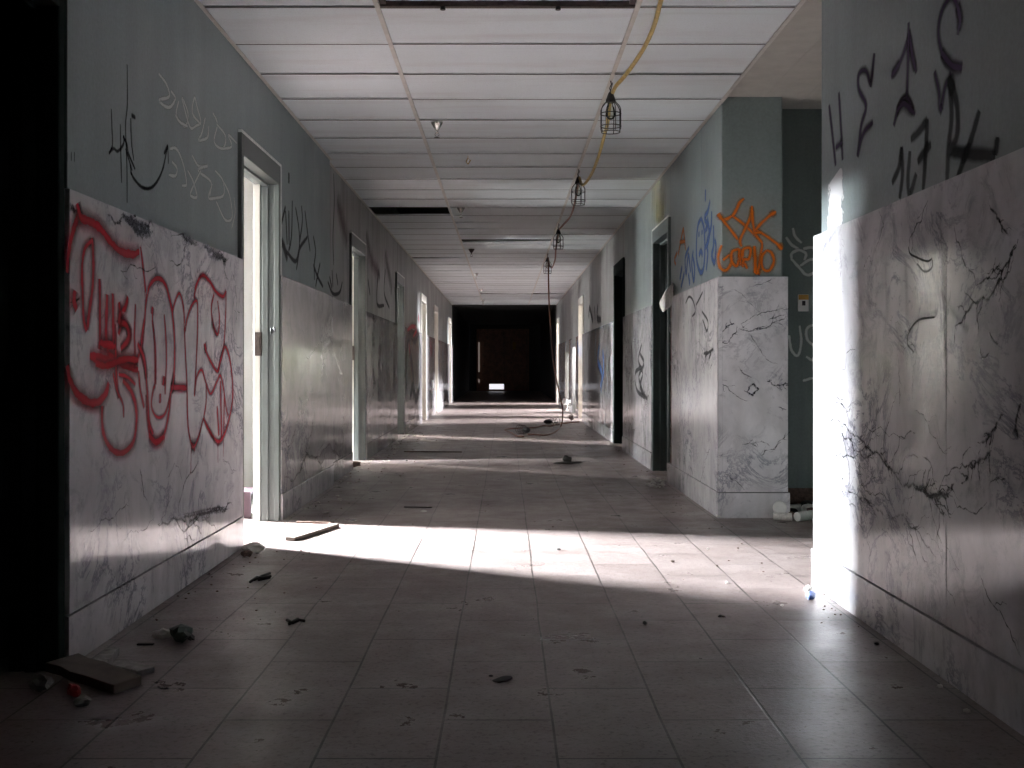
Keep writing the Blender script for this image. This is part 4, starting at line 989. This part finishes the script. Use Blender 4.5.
tag(a.build('rag', M_DARKBIT), 'flat dark rag with a bump on the far floor', 'litter')
bit('blue_wrapper', 'crumpled blue wrapper at the foot of the near marble wall end', 'litter', 811, 600, .026, M_BLUEPL, (1.2, .8, .8), 2)
bit('paper_scrap', 'white crumpled paper just behind the blue wrapper', 'litter', 808.5, 593, .022, M_WHITEPL, (1, .8, .8), 2)
bit('paper_scrap', 'small white crumb left of the blue wrapper', 'litter', 782, 606.5, .009, M_WHITEPL, (1, .8, .6))
for i, (px, py, r, lb) in enumerate(((672.5, 562.5, .012, 'tan pebble on the sunlit tiles nearest the middle'), (717, 566.5, .008, 'pale pebble right of the tan one on the sunlit tiles'), (708, 549.5, .008, 'tiny pebble on a sunlit tile joint'), (727, 583.5, .009, 'pebble at the lower fringe of the sunlight'), (718.5, 518, .022, 'white plaster bit at the pillar foot corner'),
        (720, 617.5, .010, 'dark pebble below the sunlit tiles'), (645, 625, .012, 'dark chip on the shaded tiles'), (559, 550.5, .012, 'dark chip in the sunlit strip'), (877, 645, .01, 'small dark chip by the right base'), (940, 688, .012, 'grey chip by the right base'), (967, 713, .013, 'pale chip at the lower right floor edge'))):
    mt = M_DARKBIT if 'dark' in lb else (M_PLANK if 'tan' in lb else M_PLASTER)
    bit('pebble', lb, 'pebble', px, py, r, mt, (1, .8, .6))
# white disc and rolls in the alcove
c = onFloor(781, 516); o = MB(); R = Matrix.Rotation(math.radians(75), 3, 'X') @ Matrix.Rotation(.0, 3, 'Y')
o.lathe([(0, .012), (.030, .012), (.036, .016), (.043, .014), (.045, .006), (.045, 0), (.041, -.004), (0, -.004)], (0, 0, 0), 28)
o.v = [R @ v + Vector(((780 - VX) * 7.15 / F, 7.16, .075)) for v in o.v]
tag(o.build('jar_lid', M_WHITEPL, None, True), 'round white lid standing on edge against the marble pillar base', 'lid')
def roll(p0, p1, r, mat, label, name='pipe_piece'):
    A = onFloor(*p0); B = onFloor(*p1); a = MB(); a.tube([A + Vector((0, 0, r)), A.lerp(B, .5) + Vector((0, 0, r)), B + Vector((0, 0, r))], r, 14); tag(a.build(name, mat, None, False, .003), label, 'rubble')
roll((773, 520.5), (792, 521), .026, M_PLASTER, 'pale roll lying in front of the round lid', 'paper_roll')
roll((797, 521.5), (812, 519.5), .03, M_WHITEPL, 'white roll lying at the alcove mouth beside the near wall end', 'paper_roll')
roll((788, 513), (800, 511.8), .028, M_PLASTER, 'pale roll half buried in alcove rubble', 'paper_roll')
k = 0
for px, py, r, mt, lb in ((807, 511.8, .05, M_DARKBIT, 'black lump in the alcove rubble'), (808, 514.5, .045, M_PLASTER, 'pale chunk in the alcove rubble beside the white wall end'), (793, 516, .035, M_DARKBIT, 'dark lump between the rolls in the alcove'), (813, 516.5, .04, M_RUBBLE, 'brown chunk deepest in the alcove mouth'), (790, 518, .03, M_RUBBLE, 'brown chunk touching the round lid')):
    bit('rubble_chunk', lb, 'rubble', px, py, r, mt, (1, 1, .8), 2)
# rubble under the dark doorway at right
a = MB(); r_ = random.Random(2)
for i in range(40):
    c = onFloor(650 + r_.uniform(-3, 14), 484 + r_.uniform(-5, 4)); c.x = min(c.x, RB - .02); chunk(a, c, r_.uniform(.008, .022), r_, (1, 1, .6))
tag(a.build('rubble_heap', M_PLASTER), 'scatter of plaster crumbs at the dark right doorway', 'rubble', kind='stuff')
a = MB()
for i in range(260):
    s_ = r_.random(); Y = 4.2 + 14 * r_.random() ** 1.3
    X = LB + (lx(Y)) + .02 + abs(r_.gauss(0, .22)) if s_ < .6 else (RB - .02 - abs(r_.gauss(0, .12)) if s_ < .8 else r_.uniform(-1.2, 1.2))
    if X > 1.34 and 5 < Y < 7.3: X = 1.0
    chunk(a, (X, Y, 0), r_.uniform(.002, .007) * (1.6 if Y > 9 else 1), r_, (1, 1, .5))
tag(a.build('grit', M_RUBBLE), 'fine grit and crumbs scattered over the corridor floor', 'debris', kind='stuff')
a = MB()
for i in range(70):
    Y = 7.2 + 9 * r_.random(); X = LB + lx(Y) + .03 + abs(r_.gauss(0, .16)); chunk(a, (X, Y, 0), r_.uniform(.006, .02), r_, (1.3, 1, .4))
tag(a.build('plaster_crumbs', M_PLASTER), 'pale plaster crumbs along the foot of the left wall', 'debris', kind='stuff')
plank('wood_lath', 'thin dark lath lying crosswise on the floor before the third door', 'board', (404, 452), (462, 452.5), .02, .012, M_RUBBLE)
plank('wood_lath', 'short dark splinter on the floor near the middle', 'board', (404, 507.5), (432, 508), .025, .008, M_DARKBIT)
bit('plaster_chunk', 'pale flat chip beside the dark splinter', 'rubble', 424, 512, .02, M_PLASTER, (1.5, 1, .3))
bit('plaster_chunk', 'brown chunk at the foot of the second left doorway', 'rubble', 354, 467.5, .06, M_RUBBLE, (1.2, 1, .5), 2)
bit('plastic_bag', 'white bag slumped against the far right wall', 'bag', 565, 411.5, .10, M_WHITEPL, (.7, .8, 1.5), 2)
bit('plastic_ball', 'grey ball on the floor at the far right doorway', 'ball', 571.5, 420.8, .055, M_STEEL, (1, 1, 1), 2)
# maroon board standing in the first bright room
a = MB(); a.box(-1.86, -1.66, 7.22, 7.24, 0, .17); a.box(-1.86, -1.66, 7.24, 7.5, .15, .17); a.box(-1.86, -1.84, 7.24, 7.5, 0, .15)
tag(a.build('wooden_crate', M_MAROON), 'low maroon crate just inside the bright doorway', 'crate')

# ------------------------------------------------------------------ camera, world, colour
cam = bpy.data.cameras.new('camera'); co = bpy.data.objects.new('camera', cam); COL.objects.link(co); S.camera = co
co.location = (0, 0, EYE); co.rotation_euler = (math.pi / 2, 0, 0)
cam.sensor_width = 36; cam.lens = F / 1024 * 36; cam.shift_x = (512 - VX) / 1024; cam.shift_y = -(384 - VY) / 1024; cam.clip_end = 200
Wd = bpy.data.worlds.new('sky'); S.world = Wd; Wd.use_nodes = True
Wd.node_tree.nodes['Background'].inputs[0].default_value = (.8, .9, 1, 1); Wd.node_tree.nodes['Background'].inputs[1].default_value = 1.0
S.view_settings.view_transform = 'Standard'; S.view_settings.look = 'None'; S.view_settings.gamma = 1; S.view_settings.use_curve_mapping = False
S.view_settings.exposure = 1.5
S.cycles.use_denoising = True; S.cycles.max_bounces = 10; S.cycles.diffuse_bounces = 6; S.cycles.transparent_max_bounces = 24; S.cycles.sample_clamp_indirect = 6
S.cycles.caustics_reflective = False; S.cycles.caustics_refractive = False
